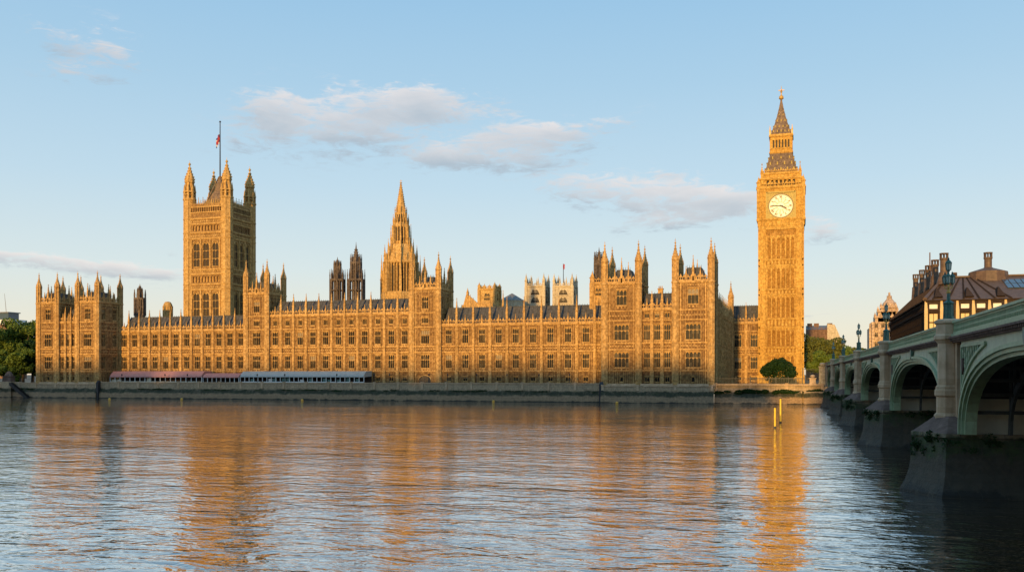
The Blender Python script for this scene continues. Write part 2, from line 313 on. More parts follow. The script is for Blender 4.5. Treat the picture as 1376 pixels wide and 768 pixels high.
class MB:
    def __init__(s): s.v = []; s.f = []; s.mi = []; s.cur = 0; s.marks = []
    def mark(s): s.marks.append((len(s.v), len(s.f)))
    def poly(s, pts):
        i = len(s.v); s.v += [tuple(p) for p in pts]; s.f.append(tuple(range(i, i+len(pts)))); s.mi.append(s.cur)
    def hexa(s, p):
        i = len(s.v); s.v += [tuple(q) for q in p]
        for q in ((0, 1, 2, 3), (7, 6, 5, 4), (0, 4, 5, 1), (1, 5, 6, 2), (2, 6, 7, 3), (3, 7, 4, 0)): s.f.append(tuple(i+k for k in q)); s.mi.append(s.cur)
    def box(s, t, u0, u1, d0, d1, z0, z1):
        s.hexa([t(u0, d0, z0), t(u1, d0, z0), t(u1, d1, z0), t(u0, d1, z0), t(u0, d0, z1), t(u1, d0, z1), t(u1, d1, z1), t(u0, d1, z1)])
    def frus(s, t, a, z0, b, z1):
        s.hexa([t(a[0], a[2], z0), t(a[1], a[2], z0), t(a[1], a[3], z0), t(a[0], a[3], z0), t(b[0], b[2], z1), t(b[1], b[2], z1), t(b[1], b[3], z1), t(b[0], b[3], z1)])
    def spike(s, t, u, d, z0, z1, w, w1=.02):
        s.frus(t, (u-w, u+w, d-w, d+w), z0, (u-w1, u+w1, d-w1, d+w1), z1)
    def lathe(s, x, y, prof, n=8, rot=None, sx=1, sy=1):
        rot = math.pi/n if rot is None else rot; i = len(s.v)
        for r, z in prof:
            for k in range(n):
                a = rot+2*math.pi*k/n; s.v.append((x+r*sx*math.cos(a), y+r*sy*math.sin(a), z))
        for j in range(len(prof)-1):
            for k in range(n):
                k2 = (k+1) % n; s.f.append((i+j*n+k, i+j*n+k2, i+(j+1)*n+k2, i+(j+1)*n+k)); s.mi.append(s.cur)
        s.f.append(tuple(i+k for k in range(n-1, -1, -1))); s.mi.append(s.cur); e = i+(len(prof)-1)*n; s.f.append(tuple(e+k for k in range(n))); s.mi.append(s.cur)
    def tube(s, a, b, r, n=6, r2=None):
        a = Vector(a); b = Vector(b); r2 = r if r2 is None else r2; q = (b-a).to_track_quat('Z', 'Y'); i = len(s.v)
        for c, rr in ((a, r), (b, r2)):
            for k in range(n):
                s.v.append(tuple(c+q @ Vector((rr*math.cos(2*math.pi*k/n), rr*math.sin(2*math.pi*k/n), 0))))
        for k in range(n):
            s.f.append((i+k, i+(k+1) % n, i+n+(k+1) % n, i+n+k)); s.mi.append(s.cur)
        s.f.append(tuple(i+k for k in range(n-1, -1, -1))); s.f.append(tuple(i+n+k for k in range(n))); s.mi += [s.cur]*2
    def prism(s, t, pts, d0, d1):
        """outline pts (u,z) on face t, from depth d0 to d1"""
        n = len(pts); i = len(s.v); s.v += [t(u, d0, z) for u, z in pts]+[t(u, d1, z) for u, z in pts]
        s.f.append(tuple(i+k for k in range(n))); s.f.append(tuple(i+n+k for k in range(n-1, -1, -1))); s.mi += [s.cur]*2
        for k in range(n): s.f.append((i+k, i+n+k, i+n+(k+1) % n, i+(k+1) % n)); s.mi.append(s.cur)
    def wall(s, t, u0, u1, z0, z1, ops=(), dep=.55):
        """front skin with rectangular openings and their reveals"""
        us = sorted({u0, u1, *[o[0] for o in ops], *[o[1] for o in ops]}); zs = sorted({z0, z1, *[o[2] for o in ops], *[o[3] for o in ops]})
        us = [u for u in us if u0-1e-6 <= u <= u1+1e-6]
        for j in range(len(zs)-1):
            zc = (zs[j]+zs[j+1])/2; run = None
            for i in range(len(us)-1):
                uc = (us[i]+us[i+1])/2; hole = any(o[0] < uc < o[1] and o[2] < zc < o[3] for o in ops)
                if not hole and run is None: run = us[i]
                if hole and run is not None: s.poly([t(run, 0, zs[j]), t(us[i], 0, zs[j]), t(us[i], 0, zs[j+1]), t(run, 0, zs[j+1])]); run = None
            if run is not None: s.poly([t(run, 0, zs[j]), t(us[-1], 0, zs[j]), t(us[-1], 0, zs[j+1]), t(run, 0, zs[j+1])])
        for a, b, c, e in [o[:4] for o in ops]:
            s.poly([t(a, 0, c), t(a, 0, e), t(a, -dep, e), t(a, -dep, c)]); s.poly([t(b, 0, c), t(b, -dep, c), t(b, -dep, e), t(b, 0, e)])
            s.poly([t(a, 0, c), t(a, -dep, c), t(b, -dep, c), t(b, 0, c)]); s.poly([t(a, 0, e), t(b, 0, e), t(b, -dep, e), t(a, -dep, e)])
    def archfill(s, t, a, b, zt, d0=-.02, d1=-.4, rise=None, n=6):
        """two spandrel pieces that turn a square opening head into a pointed arch"""
        w = (b-a)/2; rise = rise or w*1.6; c = (a+b)/2
        for sg in (-1, 1):
            cur = []
            for k in range(n+1):
                q = k/n; cur.append((c+sg*w*math.cos(q*math.pi/2)**.8, zt-rise+rise*math.sin(q*math.pi/2)**1.0*(1-.0)))
            edge = c+sg*w
            for k in range(n):
                (ua, za), (ub, zb) = cur[k], cur[k+1]
                s.prism(t, [(ua, za), (edge, za), (edge, zb), (ub, zb)] if abs(ua-edge) > 1e-4 else [(edge, za), (edge, zb), (ub, zb)], d0, d1)
    def build(s, name, mat, parent=None, smooth=False, label=None):
        me = bpy.data.meshes.new(name); o0 = wl[parent] if parent is not None else Vector((0, 0, 0))
        v = np.array(s.v, dtype=float).reshape(-1, 3)-np.array(o0)
        me.from_pydata(v.tolist(), [], s.f)
        for q in (mat if isinstance(mat, (list, tuple)) else [mat]): me.materials.append(M[q] if isinstance(q, str) else q)
        if isinstance(mat, (list, tuple)): me.polygons.foreach_set('material_index', s.mi)
        if smooth: me.polygons.foreach_set('use_smooth', [True]*len(s.f))
        me.update(); o = bpy.data.objects.new(name, me); put(o, parent)
        if label: o['label'] = label
        return o
def build_each(mb, name, mat, parent):
    """one object for every piece begun with mb.mark()"""
    mk = mb.marks+[(len(mb.v), len(mb.f))]; out = []
    for (v0, f0), (v1, f1) in zip(mk, mk[1:]):
        if f1 == f0: continue
        q = MB(); q.v = mb.v[v0:v1]; q.f = [tuple(i-v0 for i in f) for f in mb.f[f0:f1]]; q.mi = mb.mi[f0:f1]; out.append(q.build(name, mat, parent))
    return out
def inst(name, me, parent, loc, ang=0):
    o = bpy.data.objects.new(name, me); put(o, parent, loc); o.rotation_euler.z = ang
    return o
def mesh_of(name, mb, mats):
    me = bpy.data.meshes.new(name); me.from_pydata(mb.v, [], mb.f)
    for q in (mats if isinstance(mats, (list, tuple)) else [mats]): me.materials.append(M[q])
    if isinstance(mats, (list, tuple)): me.polygons.foreach_set('material_index', mb.mi)
    me.update(); return me

_wc = {}; _rw = random.Random(21)
def window(parent, t, uc, z0, w, h, lights=3, trans=1, arch=False, stone_='stone', pane_='glass'):
    """stone mullions and transoms in an opening; the glass is a sub-part"""
    key = (round(w, 2), round(h, 2), lights, trans, arch, stone_, pane_)
    if key not in _wc:
        f = MB(); ww = w-.01; mw = .04 if w/lights > .5 else .03
        f.box(WT, -ww/2, -ww/2+.09, -.38, -.10, 0.01, h-.01); f.box(WT, ww/2-.09, ww/2, -.38, -.10, 0.01, h-.01)
        f.box(WT, -ww/2+.09, ww/2-.09, -.38, -.10, h-.2, h-.01); f.box(WT, -ww/2+.09, ww/2-.09, -.38, .12, 0.01, .2)
        for k in range(1, lights):
            u = -ww/2+ww*k/lights; f.box(WT, u-mw, u+mw, -.40, -.12, .2, h-.2)
        for k in range(1, trans+1):
            z = h*k/(trans+1)+(.12*h if trans == 1 else 0); f.box(WT, -ww/2+.09, ww/2-.09, -.36, -.16, z-.06, z+.06)
            for q in range(lights):
                uc_ = -ww/2+ww*(q+.5)/lights; lw = ww/lights/2-mw
                if h > 3: f.prism(WT, [(uc_-lw, z-.09), (uc_-lw, z-.5), (uc_-lw*.5, z-.2), (uc_, z-.09)], -.34, -.2); f.prism(WT, [(uc_+lw, z-.09), (uc_, z-.09), (uc_+lw*.5, z-.2), (uc_+lw, z-.5)], -.34, -.2)
        for q in range(lights):
            uc_ = -ww/2+ww*(q+.5)/lights; lw = ww/lights/2-mw; hh = min(.7, h*.25)
            f.prism(WT, [(uc_-lw, h-.2), (uc_-lw, h-.2-hh), (uc_-lw*.55, h-.2-hh*.35), (uc_, h-.2)], -.34, -.2); f.prism(WT, [(uc_+lw, h-.2), (uc_, h-.2), (uc_+lw*.55, h-.2-hh*.35), (uc_+lw, h-.2-hh)], -.34, -.2)
        g = MB(); g.box(WT, -w/2+.02, w/2-.02, -.46, -.42, .02, h-.02)
        g2_ = MB(); zb_ = h*.55; g2_.box(WT, -w/2+.02, w/2-.02, -.46, -.42, .02, zb_); g2_.cur = 1; g2_.box(WT, -w/2+.02, w/2-.02, -.45, -.40, zb_, h-.02)
        _wc[('alt',)+key] = mesh_of('pane', g2_, [pane_, 'blind_pane']) if pane_ == 'glass' else None
        _wc[key] = (mesh_of('window', f, stone_), mesh_of('pane', g, pane_))
    a, b = _wc[key]; alt = _wc[('alt',)+key]; b = alt if (alt and _rw.random() < .09) else b; o = inst('window', a, parent, t(uc, 0, z0), t.a); inst('pane', b, o, wl[o]); return o

def pinn(mb, t, u, d, z0, z1, w):
    """square pinnacle: shaft, gablets, crocketed spirelet, finial"""
    mb.mark(); h = z1-z0; zs = z0+h*.42
    mb.box(t, u-w, u+w, d-w, d+w, z0, zs); mb.box(t, u-w*1.3, u+w*1.3, d-w*1.3, d+w*1.3, zs, zs+.18)
    mb.spike(t, u, d, zs+.18, z1-.25, w*.95, .05)
    for k in range(3):
        q = (k+.6)/3.6; z = zs+.18+(z1-.4-zs)*q; r = w*.95*(1-q)+.1; mb.box(t, u-r, u+r, d-r, d+r, z, z+.11)
    mb.box(t, u-.13, u+.13, d-.13, d+.13, z1-.3, z1-.1); mb.spike(t, u, d, z1-.1, z1+.35, .05, .01)
def battlement(mb, t, u0, u1, z, h=1.6, step=1.1):
    """pierced parapet with little spiky cresting"""
    mb.box(t, u0, u1, -.28, .12, z, z+h*.22); n = max(1, round((u1-u0)/step)); s = (u1-u0)/n
    for k in range(n*2+1):
        u = u0+s*k/2; mb.box(t, max(u0, u-.09), min(u1, u+.09), -.2, .06, z+h*.22, z+h*.62)
    mb.box(t, u0, u1, -.2, .07, z+h*.62, z+h*.74)
    for k in range(n):
        u = u0+s*(k+.5); hh = h*(.5 if k % 2 else .36)
        mb.prism(t, [(u-s*.34, z+h*.74), (u+s*.34, z+h*.74), (u, z+h*.74+hh)], -.16, .03)
def ribs(mb, t, u0, u1, z0, z1, step=.75, pr=.11, w=.065):
    n = max(1, round((u1-u0)/step))
    for k in range(n+1):
        u = u0+(u1-u0)*k/n; mb.box(t, u-w, u+w, -.05, pr, z0, z1)
    return n
def carved_band(mb, t, u0, u1, z0, z1, step=.9):
    n = max(1, round((u1-u0)/step)); s = (u1-u0)/n; zc = (z0+z1)/2; h = z1-z0
    for k in range(n):
        u = u0+s*(k+.5); r = min(s*.36, h*.38)
        mb.prism(t, [(u-r, zc), (u, zc-r), (u+r, zc), (u, zc+r)], -.02, .16)
        mb.box(t, u0+s*k-.05, u0+s*k+.05, -.02, .12, z0, z1)
def string(mb, t, u0, u1, z, pr=.28, h=.28):
    mb.box(t, u0, u1, -.05, pr, z, z+h); mb.box(t, u0, u1, -.05, pr*.55, z-h*.6, z)

def turret_mb(x, y, zb, zc, zt, r):
    """octagonal corner turret from zb, free above zc, tipped at zt"""
    mb = MB(); h = zt-zc; z1 = zc+h*.52
    mb.lathe(x, y, [(r, zb), (r, zc-.5), (r*1.18, zc-.2), (r*1.18, zc+.15), (r*.95, zc+.3), (r*.82, zc+.31), (r*.82, z1), (r*1.12, z1+.1), (r*1.12, z1+.4), (r*.9, z1+.45)])
    for zz in np.arange(zb+3.5, zc-1, 4.2): mb.lathe(x, y, [(r*1.1, zz), (r*1.14, zz+.3)])
    for k in range(8):
        a = 2*math.pi*k/8+math.pi/8; cx, cy = x+r*.93*math.cos(a), y+r*.93*math.sin(a)
        mb.lathe(cx, cy, [(.13, zb), (.13, z1+.4), (.02, z1+1.6)], 4)
        mb.box(T(cx, cy, a), -.08, .08, -.08, .08, z1, z1+.8)
    # ogee cap
    hs = zt-z1-.45; pr = [(.82, 0), (.80, .12), (.66, .25), (.46, .38), (.30, .52), (.18, .68), (.12, .78)]
    mb.lathe(x, y, [(r*a, z1+.45+hs*b) for a, b in pr])
    for j, (a, b) in enumerate(pr[1:6]):
        for k in range(8):
            q = 2*math.pi*k/8+math.pi/8; mb.box(T(x+r*a*math.cos(q), y+r*a*math.sin(q), q), -.1, .1, -.1, .1, z1+.45+hs*b-.1, z1+.45+hs*b+.14)
    zf = z1+.45+hs*.78
    mb.lathe(x, y, [(.08, zf), (.3, zf+.25), (.3, zf+.5), (.08, zf+.7)]); mb.lathe(x, y, [(.06, zf+.7), (.04, zt+.5)], 5); mb.box(T(x, y, .3), -.22, .22, -.05, .05, zt-.25, zt-.1)
    return mb
def slits(mb, x, y, r, z0, z1):
    pass

Z_T = 5.8            # terrace level
LOW = (11.3, 16.5); UPP = (20.1, 25.4); SML = (6.7, 8.5)
def bayface(root, t, us, rows, z0, zc, strings, bands, par_h=1.7, butt=.62, pin_top=None, pin_on=True, mb=None, matn='stone', firstlast=True, ops_extra=()):
    """one elevation; us = buttress lines; rows = (z0,z1,width,lights,transoms)"""
    own = mb is None; mb = mb or MB(); ops = list(ops_extra)
    for i in range(len(us)-1):
        uc = (us[i]+us[i+1])/2
        for r in rows: ops.append((uc-r[2]/2, uc+r[2]/2, r[0], r[1]))
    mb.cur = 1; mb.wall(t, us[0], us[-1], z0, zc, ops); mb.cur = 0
    lv = sorted([z0]+list(strings)+[zc])
    for s in strings: string(mb, t, us[0], us[-1], s)
    string(mb, t, us[0], us[-1], zc-.1, .42, .42)
    for i in range(len(us)-1):
        a, b = us[i]+butt*.75, us[i+1]-butt*.75; uc = (us[i]+us[i+1])/2
        for j in range(len(lv)-1):
            w = max([r[2] for r in rows if r[0] >= lv[j]-.5 and r[1] <= lv[j+1]+.5] or [0]); ze = lv[j+1]-.2
            if any(abs(bz[0]-lv[j]) < 1.2 for bz in bands): continue
            if w > 0:
                e = w/2+.12
                if uc-e-a > .35: ribs(mb, t, a+.1, uc-e, lv[j]+.3, ze, .62)
                if b-uc-e > .35: ribs(mb, t, uc+e, b-.1, lv[j]+.3, ze, .62)
            else: ribs(mb, t, a+.1, b-.1, lv[j]+.3, ze, .8)
        for bz in bands: carved_band(mb, t, a, b, bz[0], bz[1])
        for r in rows:
            mb.box(t, uc-r[2]/2-.16, uc+r[2]/2+.16, -.02, .24, r[1]+.02, r[1]+.22); mb.box(t, uc-r[2]/2-.16, uc+r[2]/2+.16, -.02, .22, r[0]-.24, r[0]-.02)
            n = 3
            for k in range(n): # blind panels over and under each window
                uu = uc-r[2]/2+r[2]*(k+.5)/n
                if r[1]-r[0] > 3: mb.prism(t, [(uu-.25, r[0]-.95), (uu+.25, r[0]-.95), (uu+.25, r[0]-.45), (uu, r[0]-.28), (uu-.25, r[0]-.45)], -.02, .12)
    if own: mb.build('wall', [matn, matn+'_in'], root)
    for i in range(len(us)-1):
        uc = (us[i]+us[i+1])/2
        for r in rows: window(root, t, uc, r[0], r[2], r[1]-r[0], r[3], r[4], stone_=matn)
    p = MB(); battlement(p, t, us[0], us[-1], zc+.32, par_h)
    for i in range(len(us)-1):
        uc = (us[i]+us[i+1])/2; pinn(p, t, uc, .02, zc+.3, zc+par_h+1.9, .22)
    p.build('parapet', matn, root)
    if pin_on:
        key = ('b', round(z0, 2), round(zc, 2), round(pin_top, 2), butt, matn, tuple(strings))
        if key not in _wc:
            b = MB(); w = butt
            b.box(WT, -w*.95, w*.95, -.05, w*1.15, z0, min(strings) if strings else zc); b.box(WT, -w*.8, w*.8, -.05, w*.95, min(strings) if strings else z0, zc)
            for s in strings: b.box(WT, -w, w, -.02, w*1.25, s-.05, s+.35)
            for k in (-1, 0, 1): b.box(WT, k*w*.55-.06, k*w*.55+.06, w*.9, w*1.07, z0+.5, zc)
            for s in list(strings)+[zc]: b.prism(WT, [(-w*.6, s-1.6), (w*.6, s-1.6), (0, s-.6)], w*.9, w*1.2)
            b.box(WT, -w*1.05, w*1.05, -.3, w*1.3, zc-.1, zc+.4)
            pinn(b, WT, 0, w*.35, zc+.4, pin_top, w*.62)
            _wc[key] = mesh_of('buttress', b, matn)
        for u in (us if firstlast else us[1:-1]): inst('buttress', _wc[key], root, t(u, 0, 0), t.a)

def roof_prism(root, x0, x1, y0, y1, ze, zr, along='x', over=0, mat='slate', chim=0, hip=0):
    mb = MB()
    if along == 'x':
        ym = (y0+y1)/2; fl = (y1-y0)*.12
        pr = [(y0, ze), (ym-fl, zr), (ym+fl, zr), (y1, ze)]
        lo = [(x0, a, b) for a, b in pr]; hi = [(x1, a, b) for a, b in pr]
        if hip: lo[1] = (x0+hip, *lo[1][1:]); lo[2] = (x0+hip, *lo[2][1:]); hi[1] = (x1-hip, *hi[1][1:]); hi[2] = (x1-hip, *hi[2][1:])
    else:
        xm = (x0+x1)/2; fl = (x1-x0)*.12; pr = [(x0, ze), (xm-fl, zr), (xm+fl, zr), (x1, ze)]
        lo = [(a, y1, b) for a, b in pr]; hi = [(a, y0, b) for a, b in pr]
    for k in range(4): mb.poly([lo[k], hi[k], hi[(k+1) % 4], lo[(k+1) % 4]])
    mb.poly(lo[::-1]); mb.poly(hi)
    if along == 'x':
        n = int((x1-x0)/1.6); dy = (ym-fl)-y0
        for k in range(1, n):
            x = x0+(x1-x0)*k/n
            if x0+hip < x < x1-hip: mb.hexa([(x-.07, y0+.02, ze+.05), (x+.07, y0+.02, ze+.05), (x+.07, y0-.12, ze+.05), (x-.07, y0-.12, ze+.05), (x-.07, ym-fl, zr+.02), (x+.07, ym-fl, zr+.02), (x+.07, ym-fl-.14, zr+.04), (x-.07, ym-fl-.14, zr+.04)])
        for k in range(int((x1-x0-2*hip)/.9)):
            x = x0+hip+.45+.9*k; mb.box(WT, x-.06, x+.06, -(ym-fl)-.05, -(ym-fl)+.05, zr, zr+.55)
        mb.box(WT, x0+hip, x1-hip, -(ym-fl)-.06, -(ym-fl)+.06, zr, zr+.16)
    o = mb.build('roof', mat, root)
    for k in range(chim):
        x = x0+(x1-x0)*(k+.5)/chim; c = MB(); c.box(WT, x-.8, x+.8, -ym-.6, -ym+.6, zr-1.2, zr+1.6); c.box(WT, x-.95, x+.95, -ym-.75, -ym+.75, zr+1.6, zr+1.9)
        for q in (-.5, 0, .5): c.lathe(x+q, ym, [(.17, zr+1.9), (.14, zr+2.7)], 6)
        c.build('chimney', 'stone', o)
    return o

def even(a, b, n): return [a+(b-a)*k/n for k in range(n+1)]
ROWS2 = [(*SML, 1.7, 2, 0), (*LOW, 2.35, 3, 1), (*UPP, 2.35, 3, 1)]
STR2 = [10.3, 17.1, 19.2]; BND = [(17.4, 19.1)]
YR = 310.0; YF = 298.0
def closed_body(mb, x0, x1, y0, y1, z0, z1, skip=()):
    for k, (t, ln) in enumerate(faces(x0, x1, y0, y1)):
        if k not in skip: mb.wall(t, 0, ln, z0, z1)
    mb.poly([(x0, y0, z1-.02), (x1, y0, z1-.02), (x1, y1, z1-.02), (x0, y1, z1-.02)])

def wing(name, label, x0, x1, nb, rows, strings, bands, zc, ridge, pin, firstlast=True, ops_extra=()):
    root = empty(name, ((x0+x1)/2, YR, Z_T), label, 'palace wing')
    mb = MB(); closed_body(mb, x0, x1, YR, YR+15, Z_T-2, zc, skip=(0,))
    bayface(root, T(x0, YR, 0), even(0, x1-x0, nb), rows, Z_T-2, zc, strings, bands, pin_top=pin, mb=mb, firstlast=firstlast, ops_extra=ops_extra)
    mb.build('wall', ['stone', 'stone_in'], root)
    roof_prism(root, x0+.5, x1-.5, YR+1.6, YR+13.6, zc+.3, ridge)
    return root

def ptower(root, x0, x1, y0, y1, zb, zc, zt, rows_f, rows_s, strings, bands, nside=2, tr=1.15, ridge=None, matn='stone', front_bays=1, inner=True, facesel=(0, 1, 2, 3)):
    """pavilion tower drawn into root: walls, turrets, parapet, mansard roof"""
    mb = MB()
    for k, (t, ln) in enumerate(faces(x0, x1, y0, y1)):
        if k == 0: bayface(root, t, even(0, ln, front_bays), rows_f, zb, zc, strings, bands, par_h=1.9, pin_on=False, mb=mb, matn=matn)
        elif k in facesel and k != 2: bayface(root, t, even(0, ln, nside), rows_s, zb, zc, strings, bands, par_h=1.9, pin_on=False, mb=mb, matn=matn)
        else: mb.wall(t, 0, ln, zb, zc); string(mb, t, 0, ln, zc-.1, .4, .4)
    mb.poly([(x0, y0, zc), (x1, y0, zc), (x1, y1, zc), (x0, y1, zc)])
    for k, (t, ln) in enumerate(faces(x0, x1, y0, y1)):     # panelled strips beside the turrets
        if k < 2:
            for s in (tr+.5, ln-tr-.5): mb.box(t, s-.12, s+.12, -.03, .2, zb, zc)
            carved_band(mb, t, tr, ln-tr, zc-1.5, zc-.4, .8)
    mb.build('wall', [matn, matn+'_in'], root)
    for (x, y) in ((x0, y0), (x1, y0), (x1, y1), (x0, y1)):
        turret_mb(x, y, zb, zc, zt, tr).build('turret', matn, root)
    # tall gabled pinnacles between the turrets
    g = MB()
    for k, (t, ln) in enumerate(faces(x0, x1, y0, y1)):
        for q, hh in ((.5, .62), (.30, .36), (.70, .36)): pinn(g, t, ln*q, -.1, zc+.3, zc+(zt-zc)*hh, .34 if q == .5 else .24)
        if k < 2: g.mark(); g.prism(t, [(ln*.36, zc+.3), (ln*.64, zc+.3), (ln*.5, zc+3.4)], -.5, -.1)
    build_each(g, 'pinnacle', matn, root)
    ridge = ridge or zc+(zt-zc)*.36
    f = MB(); i = 1.5; j = min(x1-x0, y1-y0)*.30
    f.frus(WT, (x0+i, x1-i, -y1+i, -y0-i), zc, (x0+j, x1-j, -y1+j, -y0-j), ridge)
    for k in range(7):
        x = x0+j+(x1-x0-2*j)*k/6; f.spike(WT, x, -y0-j, ridge, ridge+.9, .08)
    f.build('roof', 'slate', root)

# ------------------------------------------------------------------ the setting
def sheet(name, pts, z, mat, kind='structure'):
    mb = MB(); mb.poly([(x, y, z) for x, y in pts]); o = mb.build(name, mat); o['kind'] = kind; return o
sheet('river_water', [(-3000, -4), (3000, -4), (3000, 296.9), (-3000, 296.9)], 0, 'water')
sheet('ground', [(-9000, 298.6), (9000, 298.6), (9000, 14000), (-9000, 14000)], Z_T-.3, 'earth')
sheet('near_bank', [(-3000, -400), (3000, -400), (3000, -4), (-3000, -4)], 5.0, 'earth')
# bridge frame (needed for where the river wall ends)
_r = Vector((CT, ST, 0)); _f = Vector((-ST, CT, 0))
BA = _r*.2848+_f*.9586; BB = _r*.9586-_f*.2848; BO = _r*32.4+_f*69.3
BT_ang = math.atan2(BA.y, BA.x)
XB = X(1103, 298)    # where bridge meets the bank

# river wall in runs that differ
def rwall(name, x0, x1, y, zt, label, coping=True, step=True):
    root = empty(name, ((x0+x1)/2, y, 0), label, 'wall')
    mb = MB(); t = T(x0, y, 0); ln = x1-x0
    mb.hexa([t(0, .0, 3.6), t(ln, 0, 3.6), t(ln, -1.2, 3.6), t(0, -1.2, 3.6), t(0, 0, zt-.3), t(ln, 0, zt-.3), t(ln, -1.2, zt-.3), t(0, -1.2, zt-.3)])
    mb.build('wall', 'river_wall', root)
    b = MB(); b.hexa([t(0, 1.6, -2), t(ln, 1.6, -2), t(ln, -1.2, -2), t(0, -1.2, -2), t(0, .9, 2.0), t(ln, .9, 2.0), t(ln, -1.2, 2), t(0, -1.2, 2)])
    b.hexa([t(0, .9, 2.0), t(ln, .9, 2.0), t(ln, -1.2, 2.0), t(0, -1.2, 2.0), t(0, .15, 3.6), t(ln, .15, 3.6), t(ln, -1.2, 3.6), t(0, -1.2, 3.6)])
    b.build('footing', 'river_wall', root)
    if coping:
        c = MB(); c.box(t, 0, ln, -1.25, .18, zt-.3, zt); n = int(ln/9)
        for k in range(n+1):
            u = min(max(ln*k/n, .5), ln-.5); c.box(t, u-.4, u+.4, -.1, .22, 4.0, zt-.3); c.box(t, u-.5, u+.5, -.4, .3, zt, zt+.25)
        c.build('coping', 'granite', root)
    return root
xL0, xL1 = X(50, YF), X(133.5, YF)            # south pavilion
xR0, xR1 = X(809, YF), X(959.5, YF)           # north pavilion
rwall('river_wall', -420, xL0, 298.3, 6.0, 'low stone river wall below the leafy trees left of the palace')
rwall('river_wall', xL0, xL1, 296.9, 5.6, 'stained river wall directly under the left end pavilion')
rwall('river_wall', xL1, xR0, 298.0, 6.3, 'very long weed-stained terrace wall between the two end pavilions')
rwall('river_wall', xR0, xR1, 296.4, 5.6, 'projecting river wall directly under the right end pavilion')
rwall('river_wall', xR1, XB+1, 299.2, 6.2, 'river wall with hanging weed between right end pavilion and bridge')
tr_ = MB(); tr_.poly([(xL1, 299.2, Z_T), (xR0, 299.2, Z_T), (xR0, YR+1, Z_T), (xL1, YR+1, Z_T)]); o = tr_.build('terrace_paving', 'paving'); o['kind'] = 'structure'
for px, w in ((133.5, .5), (809, .7)):
    mb = MB(); x = X(px, 297.6); t = T(x, 297.2, 0); mb.box(t, -w, w, -.6, .9, -1, 6.0); mb.frus(t, (-w, w, -.6, .9), 6.0, (-w*.5, w*.5, -.6, .2), 6.8); o = mb.build('wall_strip', 'black')  # black upright box for the dark strip on the wall
    tag(o, 'black upright strip at the %s' % ('foot of the left end pavilion corner' if px < 200 else 'left corner of the right end pavilion wall'), 'pile', 'black strips on the river wall')
# weed hanging on the wall right of the pavilion
def leafcloud(clumps, n, size, seed=0, flat=0):
    """leaf quads spread in lumpy clumps: list of (x,y,z,rx,ry,rz)"""
    g = np.random.default_rng(seed); vs_ = []; w = np.array([c[3]*c[4]+c[3]*c[5] for c in clumps]); w = w/w.sum()
    for c, cnt in zip(clumps, g.multinomial(n, w)):
        d = g.normal(size=(cnt, 3)); d /= np.linalg.norm(d, axis=1)[:, None]+1e-9
        rr = g.uniform(.45, 1.06, cnt)**.5; p = np.array(c[:3])+d*rr[:, None]*np.array(c[3:6])
        nn = d+g.normal(scale=.7, size=(cnt, 3)); nn /= np.linalg.norm(nn, axis=1)[:, None]
        a = np.cross(nn, g.normal(size=(cnt, 3))); a /= np.linalg.norm(a, axis=1)[:, None]+1e-9; b = np.cross(nn, a)
        s = size*g.uniform(.5, 1.3, cnt)[:, None]
        vs_.append(np.stack([p-a*s-b*s*.6, p+a*s-b*s*.6, p+a*s*.7+b*s*.7, p-a*s*.7+b*s*.7], 1))
    v = np.concatenate(vs_).reshape(-1, 3); f = np.arange(len(v)).reshape(-1, 4); return v, f
def leafobj(name, v, f, mat, parent=None):
    me = bpy.data.meshes.new(name); base = wl[parent] if parent is not None else Vector((0, 0, 0)); v = v-np.array(base)
    me.vertices.add(len(v)); me.vertices.foreach_set('co', v.ravel()); me.loops.add(len(f)*4); me.loops.foreach_set('vertex_index', f.ravel())
    me.polygons.add(len(f)); me.polygons.foreach_set('loop_start', np.arange(len(f))*4); me.polygons.foreach_set('loop_total', np.full(len(f), 4)); me.update(calc_edges=True); me.validate()
    me.materials.append(M[mat]); o = bpy.data.objects.new(name, me); put(o, parent); return o
cl = []
g_ = random.Random(3)
x = xR1+1
while x < XB:
    cl.append((x, 298.9, 3.6+g_.uniform(-.4, .5), g_.uniform(1, 3), .35, g_.uniform(.3, .9))); x += g_.uniform(1.5, 4)
v, f = leafcloud(cl, 5000, .18, 5); o = leafobj('hanging_weed', v, f, 'leaf_dark'); tag(o, 'dark green weed hanging from the river wall ledge', 'weed', kind='stuff')
cl = []
x = -420
while x < xR1:
    if g_.random() < .55: cl.append((x, 297.9, 3.45+g_.uniform(-.2, .2), g_.uniform(1, 4), .4, g_.uniform(.12, .4)))
    x += g_.uniform(2, 6)
v, f = leafcloud(cl, 9000, .16, 6); o = leafobj('ledge_moss', v, f, 'leaf_dark'); tag(o, 'moss and weed growing along the ledge of the long river wall', 'moss', kind='stuff')

